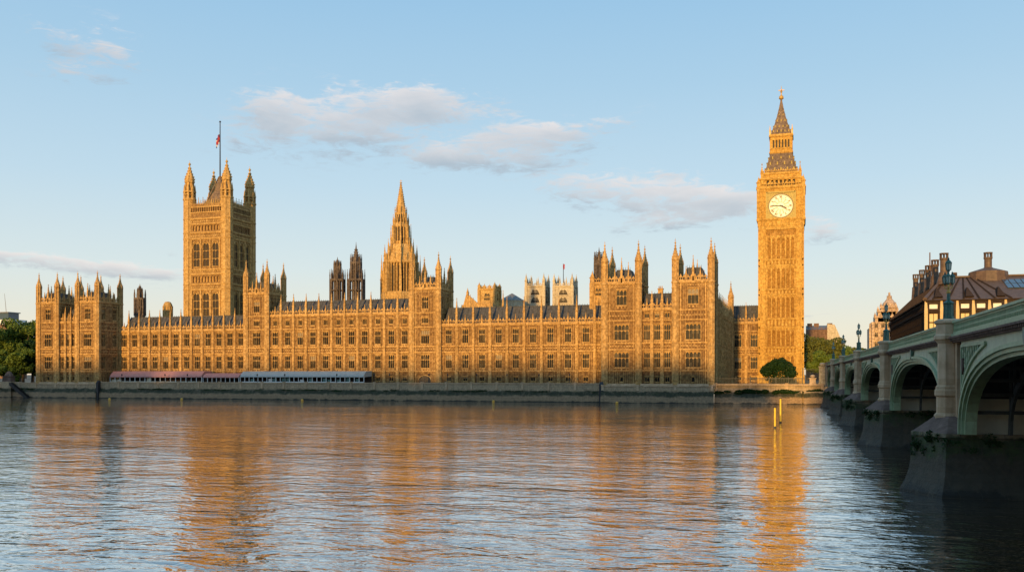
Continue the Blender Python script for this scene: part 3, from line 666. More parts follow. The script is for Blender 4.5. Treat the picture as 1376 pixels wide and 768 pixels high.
# ------------------------------------------------------------------ palace: left end pavilion
RT = [(*LOW, 3.4, 4, 1), (*UPP, 3.4, 4, 1)]
def pavilion(name, label, x0, x1, wa, wb, zc, zt, win3, zmid, small, tsml):
    root = empty(name, ((x0+x1)/2, YF, Z_T), label, 'palace pavilion')
    rows = [(*SML, 1.1, 1, 0), (*LOW, win3, 4, 1), (*UPP, win3, 4, 1), (tsml[0], tsml[1], win3*.72, 3, 1)]
    srow = [(*LOW, 2.3, 3, 1), (*UPP, 2.3, 3, 1), (tsml[0], tsml[1], 2.2, 3, 1)]
    st = STR2+[26.5, 29.6]; bn = BND+[(26.8, 29.3)]
    dep = 12.6
    ptower(root, x0+.9, x0+wa, YF, YF+dep, Z_T-2.2, zc, zt, rows, srow, st, bn)
    ptower(root, x1-wb, x1-.9, YF, YF+dep, Z_T-2.2, zc, zt, rows, srow, st, bn)
    a, b = x0+wa+1.0, x1-wb-1.0
    mb = MB(); t = T(a, YF+.6, 0)
    bayface(root, t, even(0, b-a, 3), [(*SML, 1.5, 2, 0), (*LOW, 2.1, 3, 1), (*UPP, 2.1, 3, 1)]+([(27.2, 29.0, 1.5, 2, 0)] if small else []), Z_T-2.2, zmid, STR2+[26.5], BND, pin_top=zmid+6, mb=mb, firstlast=False)
    mb.wall(T(b, YF+16, R(180)), 0, b-a, Z_T-2, zmid); mb.build('wall', ['stone', 'stone_in'], root)
    roof_prism(root, a, b, YF+2, YF+15, zmid+.2, zmid+5.6, chim=1 if small else 0)
    # plinth that stands on the river wall
    p = MB()
    for k, (t, ln) in enumerate(faces(x0, x1, YF-.55, YF+dep)):
        if k in (0, 1, 3): p.box(t, 0, ln, -.5, .3, 4.5, 6.2); p.box(t, 0, ln, -.5, .45, 5.2, 5.5)
    p.build('plinth', 'granite', root)
    return root
wL = xL1-xL0
pavilion('end_pavilion', 'twin-towered end pavilion at the far left beside the green trees', xL0, xL1, X(77, YF)-xL0, xL1-X(104.5, YF), 37.4, 49.3, 3.6, 29.6, False, (30.6, 35.2))
pR = pavilion('end_pavilion', 'larger twin-towered end pavilion at the river corner nearest the clock tower', xR0, xR1, X(858, YF)-xR0, xR1-X(907.5, YF), 38.5, 52.0, 4.8, 29.9, True, (31.4, 36.6))

# ------------------------------------------------------------------ palace: recessed wings on the terrace
xa, xb = X(163, YR), X(331, YR); xc, xd = X(361.5, YR), X(553, YR); xe = X(590, YR); xf = X(808, YR)+4
wing('terrace_wing', 'lower terrace wing behind the pink marquee, between left pavilion and tallest square tower', xL1-.8, xb, 12, ROWS2, STR2, BND, 26.2, 32.2, 34.6)
ROWS3 = ROWS2+[(27.4, 29.8, 1.75, 3, 0)]
wing('terrace_wing', 'taller central wing with four window rows behind the grey marquee', xc, xd, 11, ROWS3, STR2+[26.1], BND, 31.2, 37.0, 39.3)
wing('terrace_wing', 'long right wing with dark slate roof between the two-turret tower and right pavilion', xe+.6, xf, 10, ROWS2, STR2, BND, 26.6, 33.2, 36.2)
def midtower(label, x0, x1, door=False):
    root = empty('turreted_tower', ((x0+x1)/2, YR, Z_T), label, 'tower')
    rows = [(*LOW, 3.3, 4, 1), (*UPP, 3.3, 4, 1), (27.4, 29.8, 2.6, 4, 0), (32.6, 37.2, 2.6, 3, 1)]
    if not door: rows = [(*SML, 1.8, 2, 0)]+rows
    srow = [(32.6, 37.2, 2.2, 3, 1)]
    ptower(root, x0+.4, x1-.4, YR-.7, YR+11, Z_T-2.2, 39.8, 52.6, rows, srow, STR2+[26.1, 31.2], BND, tr=1.1)
    if door:
        c = (x0+x1)/2; d = MB(); t = T(c, YR-.7, 0)
        pts = [(-2.3, 5.8), (2.3, 5.8), (2.3, 7.2)]+[(2.3*math.cos(a), 7.2+1.5*math.sin(a)) for a in np.linspace(.2, math.pi-.2, 9)]+[(-2.3, 7.2)]
        d.prism(t, pts, -.1, .10); d.build('archway', 'black', root)
        e = MB()
        q = [(2.55*math.cos(a), 7.2+1.75*math.sin(a)) for a in np.linspace(0, math.pi, 13)]
        for k in range(12): e.prism(t, [q[k], q[k+1], (q[k+1][0]*.88, 7.2+(q[k+1][1]-7.2)*.88), (q[k][0]*.88, 7.2+(q[k][1]-7.2)*.88)], -.1, .35)
        e.build('arch_moulding', 'stone', root)
    return root
midtower('four-turret tower on the terrace front, just right of the tallest square tower', xb, xc)
midtower('four-turret tower on the terrace front, in front of the central spire', xd, xe+.5, True)

# north return running back to the clock tower, and the cross wing behind the bush
YN = 385.0
root = empty('north_return_wing', (xR1, 340, Z_T), 'many-bayed side wing receding from the right pavilion towards the clock tower', 'palace wing')
mb = MB(); x1 = xR1-1.2; y0 = YF+14
nb = 12
bayface(root, T(x1, y0, R(90)), even(0, YN-y0, nb), [(*LOW, 2.2, 3, 1), (*UPP, 2.2, 3, 1), (27.0, 29.2, 1.7, 2, 0)], Z_T-2, 29.8, STR2+[26.4], BND, pin_top=37.5, mb=mb)
mb.wall(T(x1-14, YN+14, R(-90)), 0, YN+14-y0, Z_T-2, 29.8); mb.build('wall', ['stone', 'stone_in'], root)
roof_prism(root, x1-13, x1-.8, y0, YN+8, 29.9, 35.5, along='y')
turret_mb(x1+.3, YN-.5, Z_T-2, 33, 46.5, 1.2).build('turret', 'stone', root)
bx0, bx1 = x1, X(1024, YN)
root = empty('cross_wing', ((bx0+bx1)/2, YN, Z_T), 'short low wing joining the side wing to the clock tower', 'palace wing')
mb = MB(); closed_body(mb, bx0, bx1, YN, YN+12, Z_T-2, 29.8, skip=(0,))
bayface(root, T(bx0, YN, 0), even(0, bx1-bx0, 2), [(*SML, 2.4, 3, 0), (*LOW, 2.8, 3, 1), (*UPP, 2.8, 3, 1)], Z_T-2, 29.8, STR2+[26.4], BND, pin_top=38, mb=mb)
mb.build('wall', ['stone', 'stone_in'], root); roof_prism(root, bx0+.5, bx1-.5, YN+1, YN+11, 29.9, 37.0)

# ------------------------------------------------------------------ Victoria Tower
VY = 345.0; vx0, vx1 = X(248, VY), X(306, VY); VD = 20.5
def zv(py): return Z(307, py, VY)
root = empty('square_stone_tower', ((vx0+vx1)/2, VY, Z_T), 'tallest broad square tower with four corner turrets and a flagpole, left of centre', 'tower')
tr = 2.55; zpar = zv(271.5); z_c = zv(292)
mb = MB(); wins = []
for k, (t, ln) in enumerate(faces(vx0, vx1, VY, VY+VD)):
    a, b = tr+1.2, ln-tr-1.2; w = (b-a)/3; ops = []
    for i in range(3):
        c = a+w*(i+.5); hw = w*.33
        ops += [(c-hw, c+hw, zv(357), zv(324)), (c-hw, c+hw, zv(424), zv(392))]; wins += [(t, c, zv(357), hw*2, zv(324)-zv(357), 2), (t, c, zv(424), hw*2, zv(392)-zv(424), 2)]
    sm = []
    for zz in ((308, 301), (378, 370)):
        for i in range(9):
            c = a+.3+(b-a-.6)*(i+.5)/9; sm.append((c-.42, c+.42, zv(zz[0]), zv(zz[1])))
    mb.cur = 1; mb.wall(t, 0, ln, Z_T-2, zpar, ops+sm, .7); mb.cur = 0
    for o_ in ops:
        mb.archfill(t, o_[0], o_[1], o_[3], 0.0, -.6)
        # hood mould
        c = (o_[0]+o_[1])/2; hw = (o_[1]-o_[0])/2; zt_ = o_[3]; rise = hw*1.6; pts = []
        for q in range(7):
            s = q/6; pts.append((hw*1.12*math.cos(s*math.pi/2)**.8, zt_-rise+(rise+.5)*math.sin(s*math.pi/2)))
        for sg in (-1, 1):
            for q in range(6): mb.prism(t, [(c+sg*pts[q][0], pts[q][1]), (c+sg*pts[q+1][0], pts[q+1][1]), (c+sg*(pts[q+1][0]+.3), pts[q+1][1]+.25), (c+sg*(pts[q][0]+.35), pts[q][1]+.1)], -.02, .3)
    for o_ in sm: mb.poly([t(o_[0], -.68, o_[2]), t(o_[1], -.68, o_[2]), t(o_[1], -.68, o_[3]), t(o_[0], -.68, o_[3])])
    for py in (292, 299, 311, 319, 361, 367, 381, 388, 426): string(mb, t, tr*.6, ln-tr*.6, zv(py), .45, .4)
    for (p0, p1) in ((319, 312), (388, 382), (366, 361), (298, 293)): carved_band(mb, t, a-.6, b+.6, zv(p0)+.4, zv(p1)-.2, 1.1)
    for i in range(4):
        u = a+w*i; mb.box(t, u-.35, u+.35, -.05, .5, zv(360), zv(320)); mb.box(t, u-.35, u+.35, -.05, .5, zv(426), zv(389)); mb.box(t, u-.18, u+.18, .4, .65, zv(360), zv(322))
    ribs(mb, t, a-.5, b+.5, zv(320)-.2, zv(313), .6)
    for u0_, u1_ in ((tr*.8, a-.4), (b+.4, ln-tr*.8)): ribs(mb, t, u0_, u1_, zv(424), z_c, .6)
    mb.cur = 0
mb.poly([(vx0, VY, zpar-1.5), (vx1, VY, zpar-1.5), (vx1, VY+VD, zpar-1.5), (vx0, VY+VD, zpar-1.5)])
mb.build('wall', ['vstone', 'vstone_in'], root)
for (t, c, z, w, h, n) in wins:
    if t.a in (0, R(90)): window(root, t, c, z, w, h, n, 2, stone_='vstone', pane_='louvre')
p = MB()
for k, (t, ln) in enumerate(faces(vx0, vx1, VY, VY+VD)):
    n = 15
    for i in range(n+1):
        u = tr+(ln-2*tr)*i/n; pinn(p, t, u, -.2, zpar-3.6, zpar+(1.6 if i % 2 else 2.8), .2)
        if i < n:
            q = (ln-2*tr)/n; p.box(t, u+.2, u+q-.2, -.35, -.05, zpar-3.3, zpar-1.6); p.prism(t, [(u+.15, zpar-1.0), (u+q-.15, zpar-1.0), (u+q/2, zpar+.6)], -.35, -.1)
    p.box(t, tr, ln-tr, -.4, .1, zpar-1.5, zpar-1.1); p.box(t, tr, ln-tr, -.4, .3, zpar-3.9, zpar-3.5)
p.build('parapet', 'vstone', root)
for (x, y) in ((vx0+1.5, VY+1.5), (vx1-1.5, VY+1.5), (vx1-1.5, VY+VD-1.5), (vx0+1.5, VY+VD-1.5)):
    t_ = MB(); zc_ = zv(263); zt = zv(211)
    t_.lathe(x, y, [(tr, Z_T-2), (tr, zc_-1), (tr*1.15, zc_-.5), (tr*1.15, zc_), (tr*.95, zc_+.2)])
    for py in (292, 311, 319, 361, 367, 381, 388, 426, 345): t_.lathe(x, y, [(tr*1.09, zv(py)), (tr*1.12, zv(py)+.4)])
    z1 = zv(253); z2 = zv(240)
    t_.lathe(x, y, [(tr*.62, zc_), (tr*.62, z2)])
    for k in range(8):
        a = 2*math.pi*k/8+math.pi/8; cx, cy = x+tr*.92*math.cos(a), y+tr*.92*math.sin(a); qt = T(cx, cy, a)
        t_.lathe(x+tr*.97*math.cos(a), y+tr*.97*math.sin(a), [(.22, Z_T), (.22, zc_)], 4)
        t_.box(qt, -.3, .3, -.3, .3, zc_, z1+.2); t_.spike(qt, 0, 0, z1+.2, z1+3.2, .3)
        t_.box(T(x+tr*.66*math.cos(a), y+tr*.66*math.sin(a), a), -.22, .22, -.22, .22, z1, z2)
    t_.lathe(x, y, [(tr*1.1, z1-.5), (tr*1.12, z1), (tr*.8, z1+.1)]); t_.lathe(x, y, [(tr*.98, zc_+1.6), (tr*1.0, zc_+1.9)]); t_.lathe(x, y, [(tr*.85, z2-.3), (tr*.9, z2+.3), (tr*.7, z2+.4)])
    hs = zt-z2-.3; pr = [(.80, 0), (.82, .1), (.70, .22), (.50, .36), (.32, .5), (.2, .64), (.1, .76)]
    t_.lathe(x, y, [(tr*a, z2+.3+hs*b) for a, b in pr])
    for (a_, b) in pr[1:6]:
        for k in range(8):
            q = 2*math.pi*k/8+math.pi/8; t_.box(T(x+tr*a_*math.cos(q), y+tr*a_*math.sin(q), q), -.2, .2, -.2, .2, z2+.3+hs*b-.2, z2+.3+hs*b+.3)
    to = t_.build('turret', 'vstone', root)
    fn = MB(); zf = z2+.3+hs*.76; fn.lathe(x, y, [(.1, zf), (.55, zf+.5), (.55, zf+.9), (.1, zf+1.4)]); fn.lathe(x, y, [(.12, zf+1.4), (.04, zt+.3)], 5); fn.build('finial', 'gold', to)
cx, cy = (vx0+vx1)/2, VY+VD/2
r_ = MB(); r_.lathe(cx, cy, [(9.2, zpar-1.5), (7.0, zpar+1.0), (6.6, zpar+1.1), (2.6, zv(250)), (1.5, zv(240)), (.5, zv(228))], 4, math.pi/4)
for k in range(4):
    a = math.pi/4+k*math.pi/2
    r_.tube((cx+6.5*math.cos(a), cy+6.5*math.sin(a), zpar+.5), (cx+.5*math.cos(a), cy+.5*math.sin(a), zv(229)), .28)
r_.build('roof', 'bbroof', root)
c_ = MB()
for k in range(4):
    a = k*math.pi/2
    for q in np.linspace(-1, 1, 9): u = q*4.6; qx, qy = cx+5*math.cos(a)-u*math.sin(a), cy+5*math.sin(a)+u*math.cos(a); c_.spike(T(qx, qy, 0), 0, 0, zpar+.8, zpar+3.2, .16)
c_.build('cresting', 'gold', root)
fp = MB(); zt = Z(294, 165, VY+10); fp.lathe(cx, cy, [(.32, zpar+6), (.30, zpar+18), (.2, zt)], 8); fp.lathe(cx, cy, [(.1, zt), (.42, zt+.3), (.42, zt+.6), (.1, zt+.9)], 8); fpo = fp.build('flagpole', 'navy', root)
# flag hanging limp in folds
fl = MB(); fz = Z(294, 178, VY+10)
cols = ['red', 'white', 'blue']
for k in range(6):
    u0_, u1_ = .25+k*.28, .25+(k+1)*.28; d0, d1 = .25*math.sin(k*1.7), .25*math.sin((k+1)*1.7); s0, s1 = k*.45, (k+1)*.45
    for j in range(6):
        fl.cur = 0 if (j in (2, 3) or k == 2) else (1 if (j+k) % 3 == 0 else 2)
        h = 4.3/6; fl.hexa([(cx-u0_, cy+d0, fz-s0-h*(j+1)), (cx-u1_, cy+d1, fz-s1-h*(j+1)), (cx-u1_, cy+d1+.04, fz-s1-h*(j+1)), (cx-u0_, cy+d0+.04, fz-s0-h*(j+1)), (cx-u0_, cy+d0, fz-s0-h*j), (cx-u1_, cy+d1, fz-s1-h*j), (cx-u1_, cy+d1+.04, fz-s1-h*j), (cx-u0_, cy+d0+.04, fz-s0-h*j)])
fl.build('flag', cols, fpo)

# ------------------------------------------------------------------ central octagonal spire tower
SY = 362.0
def zs_(py): return Z(539, py, SY+8)
sx_ = X(538.7, SY+8); sy_ = SY+8
root = empty('octagonal_spire_tower', (sx_, sy_, Z_T), 'octagonal lantern tower with tall pointed stone spire in the centre', 'tower')
def octo_stage(mb, r, z0, z1, open_=True, ribw=.5, step=2):
    mb.lathe(sx_, sy_, [(r*.86, z0), (r*.86, z1)]); mb.lathe(sx_, sy_, [(r*1.02, z0-.3), (r*1.06, z0+.3)]); mb.lathe(sx_, sy_, [(r*1.0, z1-1.0), (r*1.07, z1-.5), (r*1.07, z1)])
    for k in range(8):
        a = 2*math.pi*k/8+math.pi/8; px_, py_ = sx_+r*math.cos(a), sy_+r*math.sin(a)
        mb.box(T(px_, py_, a), -ribw, ribw, -ribw, ribw, z0, z1)
        b = 2*math.pi*(k+1)/8+math.pi/8; qx, qy = sx_+r*math.cos(b), sy_+r*math.sin(b)
        for s in np.linspace(0, 1, 2*step+1)[1:-1]:
            mx, my = px_+(qx-px_)*s, py_+(qy-py_)*s; mb.box(T(mx, my, math.atan2(qy-py_, qx-px_)), -.16, .16, -.5, .35, z0, z1)
mb = MB(); zA, zB, zC, zD, zE = zs_(402), zs_(352), zs_(329), zs_(288), zs_(242)
mb.lathe(sx_, sy_, [(8.8, Z_T), (8.8, zs_(395)), (8.4, zs_(393))])
octo_stage(mb, 7.3, zs_(398), zB, step=2)
mb.lathe(sx_, sy_, [(7.4, zB), (5.2, zC-2), (4.6, zC)])
octo_stage(mb, 3.55, zC-1, zs_(303), ribw=.35, step=1); mb.lathe(sx_, sy_, [(3.6, zs_(303)), (2.6, zs_(299))]); octo_stage(mb, 2.45, zs_(300), zs_(286), ribw=.25, step=1)
mb.build('wall', 'vstone', root)
win = MB()
for (r, z0, z1) in ((7.3*.9, zs_(392), zB-2.5), (3.55*.9, zC+1.5, zs_(306)), (2.45*.9, zs_(298), zs_(289))):
    for k in range(8):
        a = 2*math.pi*(k+.5)/8+math.pi/8; ap = r*math.cos(math.pi/8); ed = r*math.sin(math.pi/8)
        t = T(sx_+ap*math.cos(a), sy_+ap*math.sin(a), a+math.pi/2)
        for s in (-1, 1): win.mark(); win.box(t, s*ed*.5-ed*.26, s*ed*.5+ed*.26, -.1, .02, z0, z1); win.prism(t, [(s*ed*.5-ed*.26, z1), (s*ed*.5+ed*.26, z1), (s*ed*.5, z1+ed*.5)], -.1, .02)
build_each(win, 'lancet_window', 'louvre', root)
pn = MB()
for k in range(8):
    a = 2*math.pi*k/8+math.pi/8
    for (r, z0, z1, w) in ((8.3, zs_(400), zs_(343), .55), (6.9, zB-1, zs_(329), .45), (5.4, zB+1, zs_(321), .38), (4.3, zC-2, zs_(301), .3), (3.3, zs_(304), zs_(288), .24), (2.5, zs_(287), zs_(278), .18)):
        pinn(pn, T(sx_+r*math.cos(a), sy_+r*math.sin(a), a), 0, 0, z0, z1, w)
    a2 = a+math.pi/8
    for (r, z0, z1, w) in ((6.7, zB-1, zs_(340), .3), (3.2, zs_(304), zs_(293), .18)): pinn(pn, T(sx_+r*math.cos(a2), sy_+r*math.sin(a2), a2), 0, 0, z0, z1, w)
    pn.tube((sx_+8.2*math.cos(a), sy_+8.2*math.sin(a), zs_(372)), (sx_+7.2*math.cos(a), sy_+7.2*math.sin(a), zs_(358)), .3)
build_each(pn, 'pinnacle', 'vstone', root)
sp = MB(); sp.lathe(sx_, sy_, [(2.2, zs_(287)), (2.1, zs_(285)), (1.55, zs_(272)), (.85, zs_(258)), (.25, zs_(247))])
for q in np.linspace(0, .95, 13):
    z = zs_(286)+(zs_(247)-zs_(286))*q; r = 2.1*(1-q)+.22
    for k in range(8):
        a = 2*math.pi*k/8+math.pi/8; sp.box(T(sx_+r*math.cos(a), sy_+r*math.sin(a), a), -.16, .16, -.16, .16, z-.15, z+.25)
spo = sp.build('spire', 'vstone', root)
fn = MB(); fn.lathe(sx_, sy_, [(.15, zs_(247)), (.5, zs_(246)), (.5, zs_(245.3)), (.1, zs_(244.6)), (.06, zs_(241))]); fn.box(T(sx_, sy_, 0), -.5, .5, -.08, .08, zs_(243.3), zs_(242.8)); fn.build('finial', 'gold', spo)

# ------------------------------------------------------------------ ventilation towers and small towers behind the roofs
def lantern_tower(name, label, px, y, py0, stages, matn, n=8, cat='tower', group=None):
    """stages: list of (half width px, py top); last is the spire tip"""
    x = X(px, y); k = y/(((px-688)/FPX*ST+CT))/FPX*1.0
    root = empty(name, (x, y, Z_T), label, cat, group)
    mb = MB(); z = Z(px, py0, y); hw0 = stages[0][0]
    mb.lathe(x, y, [(hw0*k*1.05, Z_T), (hw0*k*1.05, z)], n)
    pnb = MB(); zz = z
    for i, (hw, pt) in enumerate(stages[:-1]):
        r = hw*k*1.05; z1 = Z(px, pt, y); mb.lathe(x, y, [(r*.5, zz), (r*.5, z1)], n); mb.lathe(x, y, [(r*1.0, zz-.2), (r*1.05, zz+.25)], n); mb.lathe(x, y, [(r*.98, z1-.9), (r*1.06, z1-.4), (r*1.06, z1)], n); mb.lathe(x, y, [(r*.95, (zz+z1)/2-.15), (r*.95, (zz+z1)/2+.15)], n)
        for q in range(n):
            a = 2*math.pi*q/n+math.pi/n; tt = T(x+r*math.cos(a), y+r*math.sin(a), a); mb.box(tt, -.24, .24, -.24, .24, zz, z1); pinn(pnb, tt, 0, 0, z1-.5, z1+min(4, (z1-zz)*.45), .2)
            b = a+math.pi/n; rr = r*.93; mb.box(T(x+rr*math.cos(b), y+rr*math.sin(b), b), -.14, .14, -.14, .14, zz, z1)
        zz = z1
    hw, pt = stages[-1]; r = hw*k; zt = Z(px, pt, y)
    mb.build('wall', matn, root); build_each(pnb, 'pinnacle', matn, root)
    s = MB(); h = zt-zz; s.lathe(x, y, [(r, zz-.3), (r*.85, zz+h*.15), (r*.5, zz+h*.4), (r*.34, zz+h*.55), (r*.36, zz+h*.6), (r*.2, zz+h*.66), (.14, zz+h*.85), (.05, zt)], n)
    for q in np.linspace(.1, .6, 5):
        for e in range(n):
            a = 2*math.pi*e/n+math.pi/n; rr = r*(1-q)*.95; s.box(T(x+rr*math.cos(a), y+rr*math.sin(a), a), -.13, .13, -.13, .13, zz+h*q, zz+h*q+.3)
    s.build('spire', matn, root); return root
lantern_tower('ventilation_tower', 'shorter dark brown ventilation tower, left of the dark pair', 453.5, 352, 405, [(9.6, 375), (4.5, 358), (4, 345)], 'iron_brown')
lantern_tower('ventilation_tower', 'taller dark brown ventilation tower with tiered spire, right of the dark pair', 478.5, 350, 405, [(11, 375), (7, 352), (5.6, 325)], 'iron_brown')
lantern_tower('ventilation_tower', 'small slim dark ventilation tower above the roof left of the tall square tower', 188, 350, 424, [(7, 400), (3, 391), (3, 381)], 'iron_brown')
r0 = lantern_tower('corner_turret_tower', 'dark slate-capped turret rising behind the left tower of the right pavilion', 805, 320, 385, [(6, 353), (5.4, 332)], 'iron_brown', n=8)
# stone stub behind it
def small_block(name, label, px0, px1, y, dep, pytop, pyb, rows=2, mat='stone', pins=4, tip=None, cat='tower', group=None, winw=.5):
    x0, x1 = X(px0, y), X(px1, y); zt = Z((px0+px1)/2, pytop, y); zp = Z((px0+px1)/2, pyb, y)
    root = empty(name, ((x0+x1)/2, y, Z_T), label, cat, group); mb = MB(); wl_ = []
    for k, (t, ln) in enumerate(faces(x0, x1, y, y+dep)):
        c = ln/2; h = zt-zp; ops = []
        if k < 2 or k == 3:
            for (f0, f1) in ((.12, .42), (.52, .82))[:rows] if rows > 1 else ((.3, .75),): ops.append((c-ln*winw/2, c+ln*winw/2, zp+h*f0, zp+h*f1)); wl_.append((t, c, zp+h*f0, ln*winw, h*(f1-f0)))
        mb.wall(t, 0, ln, Z_T, zt, ops); string(mb, t, 0, ln, zt-.4, .5, .5); string(mb, t, 0, ln, zp+h*.47, .35, .35)
        for q in (0, ln): mb.box(t, q-.9, q+.9, -.3, .7, Z_T, zt); mb.box(t, q-.5, q+.5, .6, .95, Z_T, zt)
        for o_ in ops: mb.archfill(t, o_[0], o_[1], o_[3], 0.0, -.5)
    mb.poly([(x0, y, zt-.05), (x1, y, zt-.05), (x1, y+dep, zt-.05), (x0, y+dep, zt-.05)]); mb.build('wall', mat, root)
    for (t, c, z, w, h) in wl_: window(root, t, c, z, w, h, 2, 1, stone_=mat, pane_='louvre')
    p = MB()
    for k, (t, ln) in enumerate(faces(x0, x1, y, y+dep)):
        battlement(p, t, 0, ln, zt+.1, 1.6, 1.6); zz = Z((px0+px1)/2, tip, y) if tip else zt+5
        for q in ((0, .33, .67) if pins > 4 else (0,)): pinn(p, t, ln*q, -.1, zt, zz if q == 0 else zt+(zz-zt)*.7, .75 if q == 0 else .4)
    p.build('parapet', mat, root); return root
small_block('stone_turret_block', 'plain stone block tower behind the left tower of the right pavilion', 796, 812, 316, 10, 380, 405, rows=1, pins=4, tip=364)
small_block('abbey_tower', 'pale abbey tower without a flag, left of the pale pair', 707, 731, 560, 11, 384, 410, mat='pale_stone', pins=5, tip=367, group='abbey west towers')
r2 = small_block('abbey_tower', 'pale abbey tower flying a small flag, right of the pale pair', 744.5, 769, 560, 11, 384, 410, mat='pale_stone', pins=5, tip=367, group='abbey west towers')
fx = X(756.5, 565); fp = MB(); zt = Z(756.5, 354, 565); fp.lathe(fx, 566, [(.25, Z(756, 384, 565)), (.18, zt)], 6); fo = fp.build('flagpole', 'black', r2)
fl = MB(); fl.prism(T(fx, 566, 0), [(-.1, zt), (.9, zt-.4), (.8, zt-3.2), (.1, zt-3.8), (-.3, zt-2)], -.1, .1); fl.build('flag', 'red', fo)
small_block('church_tower', 'small brown church tower with corner pinnacles behind the right wing roof', 644, 665, 500, 9, 388, 410, mat='vstone', rows=1, pins=5, tip=379, winw=.42)
# octagonal pyramid roof (chapter house)
x = X(688, 540); k_ = 540/(CT)/FPX; zr = Z(688, 394, 540); ze = Z(688, 404, 540)
root = empty('chapter_house', (x, 540, Z_T), 'pale building with low pyramid roof behind the right wing', 'building')
mb = MB(); mb.lathe(x, 540, [(17*k_, Z_T), (17*k_, ze)]); mb.lathe(x, 540, [(17.4*k_, ze-.8), (17.6*k_, ze)]); mb.build('wall', 'pale_stone', root)
mb = MB(); mb.lathe(x, 540, [(17.8*k_, ze), (.3, zr)]); mb.build('roof', 'lead', root)
# gabled hall roof and small things along the skyline
x0, x1 = X(620, 420), X(662, 420)
root = empty('hall_roof', (x0, 420, Z_T), 'stone hall with stepped gable behind the slate roof right of the two-turret tower', 'building')
mb = MB(); closed_body(mb, x0, x1, 420, 432, Z_T, Z(640, 409, 420)); t = T(x0, 420, 0); zq = Z(640, 409, 420); mb.prism(t, [(1, zq), (9, zq), (3.6, zq+4.8), (2.6, zq+5.4)], -.6, .1); battlement(mb, t, 9, x1-x0, zq, 1.2); mb.build('wall', 'stone', root)
pb = MB(); pinn(pb, t, 3.2, 0, zq+4, zq+8, .5); pb.build('pinnacle', 'stone', root)
for (px, pyb, pyt, y, lab) in ((632, 410, 396, 335, 'lone stone pinnacle rising over the slate roof beside the two-turret tower'), (676, 410, 390, 335, 'slim dark stone pinnacle in front of the low pyramid roof')):
    pb = MB(); x = X(px, y); pinn(pb, T(x, y, 0), 0, 0, 24, Z(px, pyt, y), .6); o = pb.build('pinnacle_turret', 'stone'); tag(o, lab, 'pinnacle')
x = X(225.5, 345); root = empty('domed_turret', (x, 345, Z_T), 'small brown round-topped stone turret just left of the tall square tower', 'turret')
k_ = 345/(((225.5-688)/FPX*ST+CT))/FPX; r = 6*k_; zb, z1, zt = Z(225.5, 426, 345), Z(225.5, 411, 345), Z(225.5, 405, 345)
mb = MB(); mb.lathe(x, 345, [(r, Z_T), (r, z1-.5), (r*1.12, z1-.2), (r*1.12, z1)], 12)
for k in range(12): a = 2*math.pi*k/12; mb.box(T(x+r*math.cos(a), 345+r*math.sin(a), a), -.2, .2, -.2, .2, zb-3, z1)
mb.build('wall', 'vstone', root); mb = MB(); mb.lathe(x, 345, [(r, z1), (r*.92, z1+.8), (r*.6, zt-.2), (.3, zt)], 12); mb.build('dome', 'vstone', root)

# ------------------------------------------------------------------ clock tower
CY = 383.0; chw = (X(1078, CY)-X(1021, CY))/2; ccx = (X(1078, CY)+X(1021, CY))/2; ccy = CY+chw
def zf_(py): return Z(1049, py, CY)
def zm_(py): return Z(1049, py, ccy)
root = empty('clock_tower', (ccx, ccy, Z_T), 'tall golden clock tower with round white dial and pointed dark roof', 'clock tower')
def sqfaces(h): return faces(ccx-h, ccx+h, ccy-h, ccy+h)
mb = MB(); zsh = zf_(306)
bandz = [(zf_(357), zf_(347.5)), (zf_(396), zf_(387.5)), (zf_(440), zf_(427)), (zf_(475), zf_(465.5))]
segs = [(zf_(347), zsh-3.0), (zf_(387), zf_(357.5)), (zf_(426.5), zf_(396.5)), (zf_(465), zf_(440.5)), (Z_T, zf_(475.5))]
for (t, ln) in sqfaces(chw):
    cb = 2.3; a, b = cb+.4, ln-cb-.4; n = 6; w = (b-a)/n; ops = []
    for (z0, z1) in segs[:4]:
        for i in range(n):
            if i in (0, 1, 2, 3, 4, 5): c = a+w*(i+.5); ops.append((c-w*.17, c+w*.17, z0+1.0, z1-1.4))
    mb.cur = 1; mb.wall(t, 0, ln, Z_T-2, zsh, ops, .5)
    for o_ in ops: mb.poly([t(o_[0], -.48, o_[2]), t(o_[1], -.48, o_[2]), t(o_[1], -.48, o_[3]), t(o_[0], -.48, o_[3])])
    mb.cur = 0
    for (z0, z1) in segs:
        for i in range(n+1): u = a+w*i; mb.box(t, u-.22, u+.22, -.02, .38, z0, z1)
        for i in range(n):
            c = a+w*(i+.5); mb.prism(t, [(c-w*.28, z1-1.3), (c-w*.28, z1), (c+w*.28, z1), (c+w*.28, z1-1.3), (c, z1-.4)], -.02, .22)
    for (z0, z1) in bandz:
        string(mb, t, 0, ln, z0, .55, .45); string(mb, t, 0, ln, z1-.45, .55, .45); m_ = int(ln/1.25)
        for i in range(m_): u = ln*(i+.5)/m_; mb.prism(t, [(u-.42, z0+.6), (u+.42, z0+.6), (u+.42, z1-1.1), (u, z1-.6), (u-.42, z1-1.1)], -.02, .3)
    for u in (cb*.5, ln-cb*.5):
        mb.box(t, u-cb*.5, u+cb*.5, -.02, .5, Z_T-2, zsh); ribs(mb, t, u-cb*.35, u+cb*.35, Z_T, zsh, .7, .68, .1)
    mb.box(t, -.3, ln+.3, -.3, .9, Z_T-2, Z_T+3)
mb.build('shaft_wall', ['clockstone', 'clockstone_in'], root)
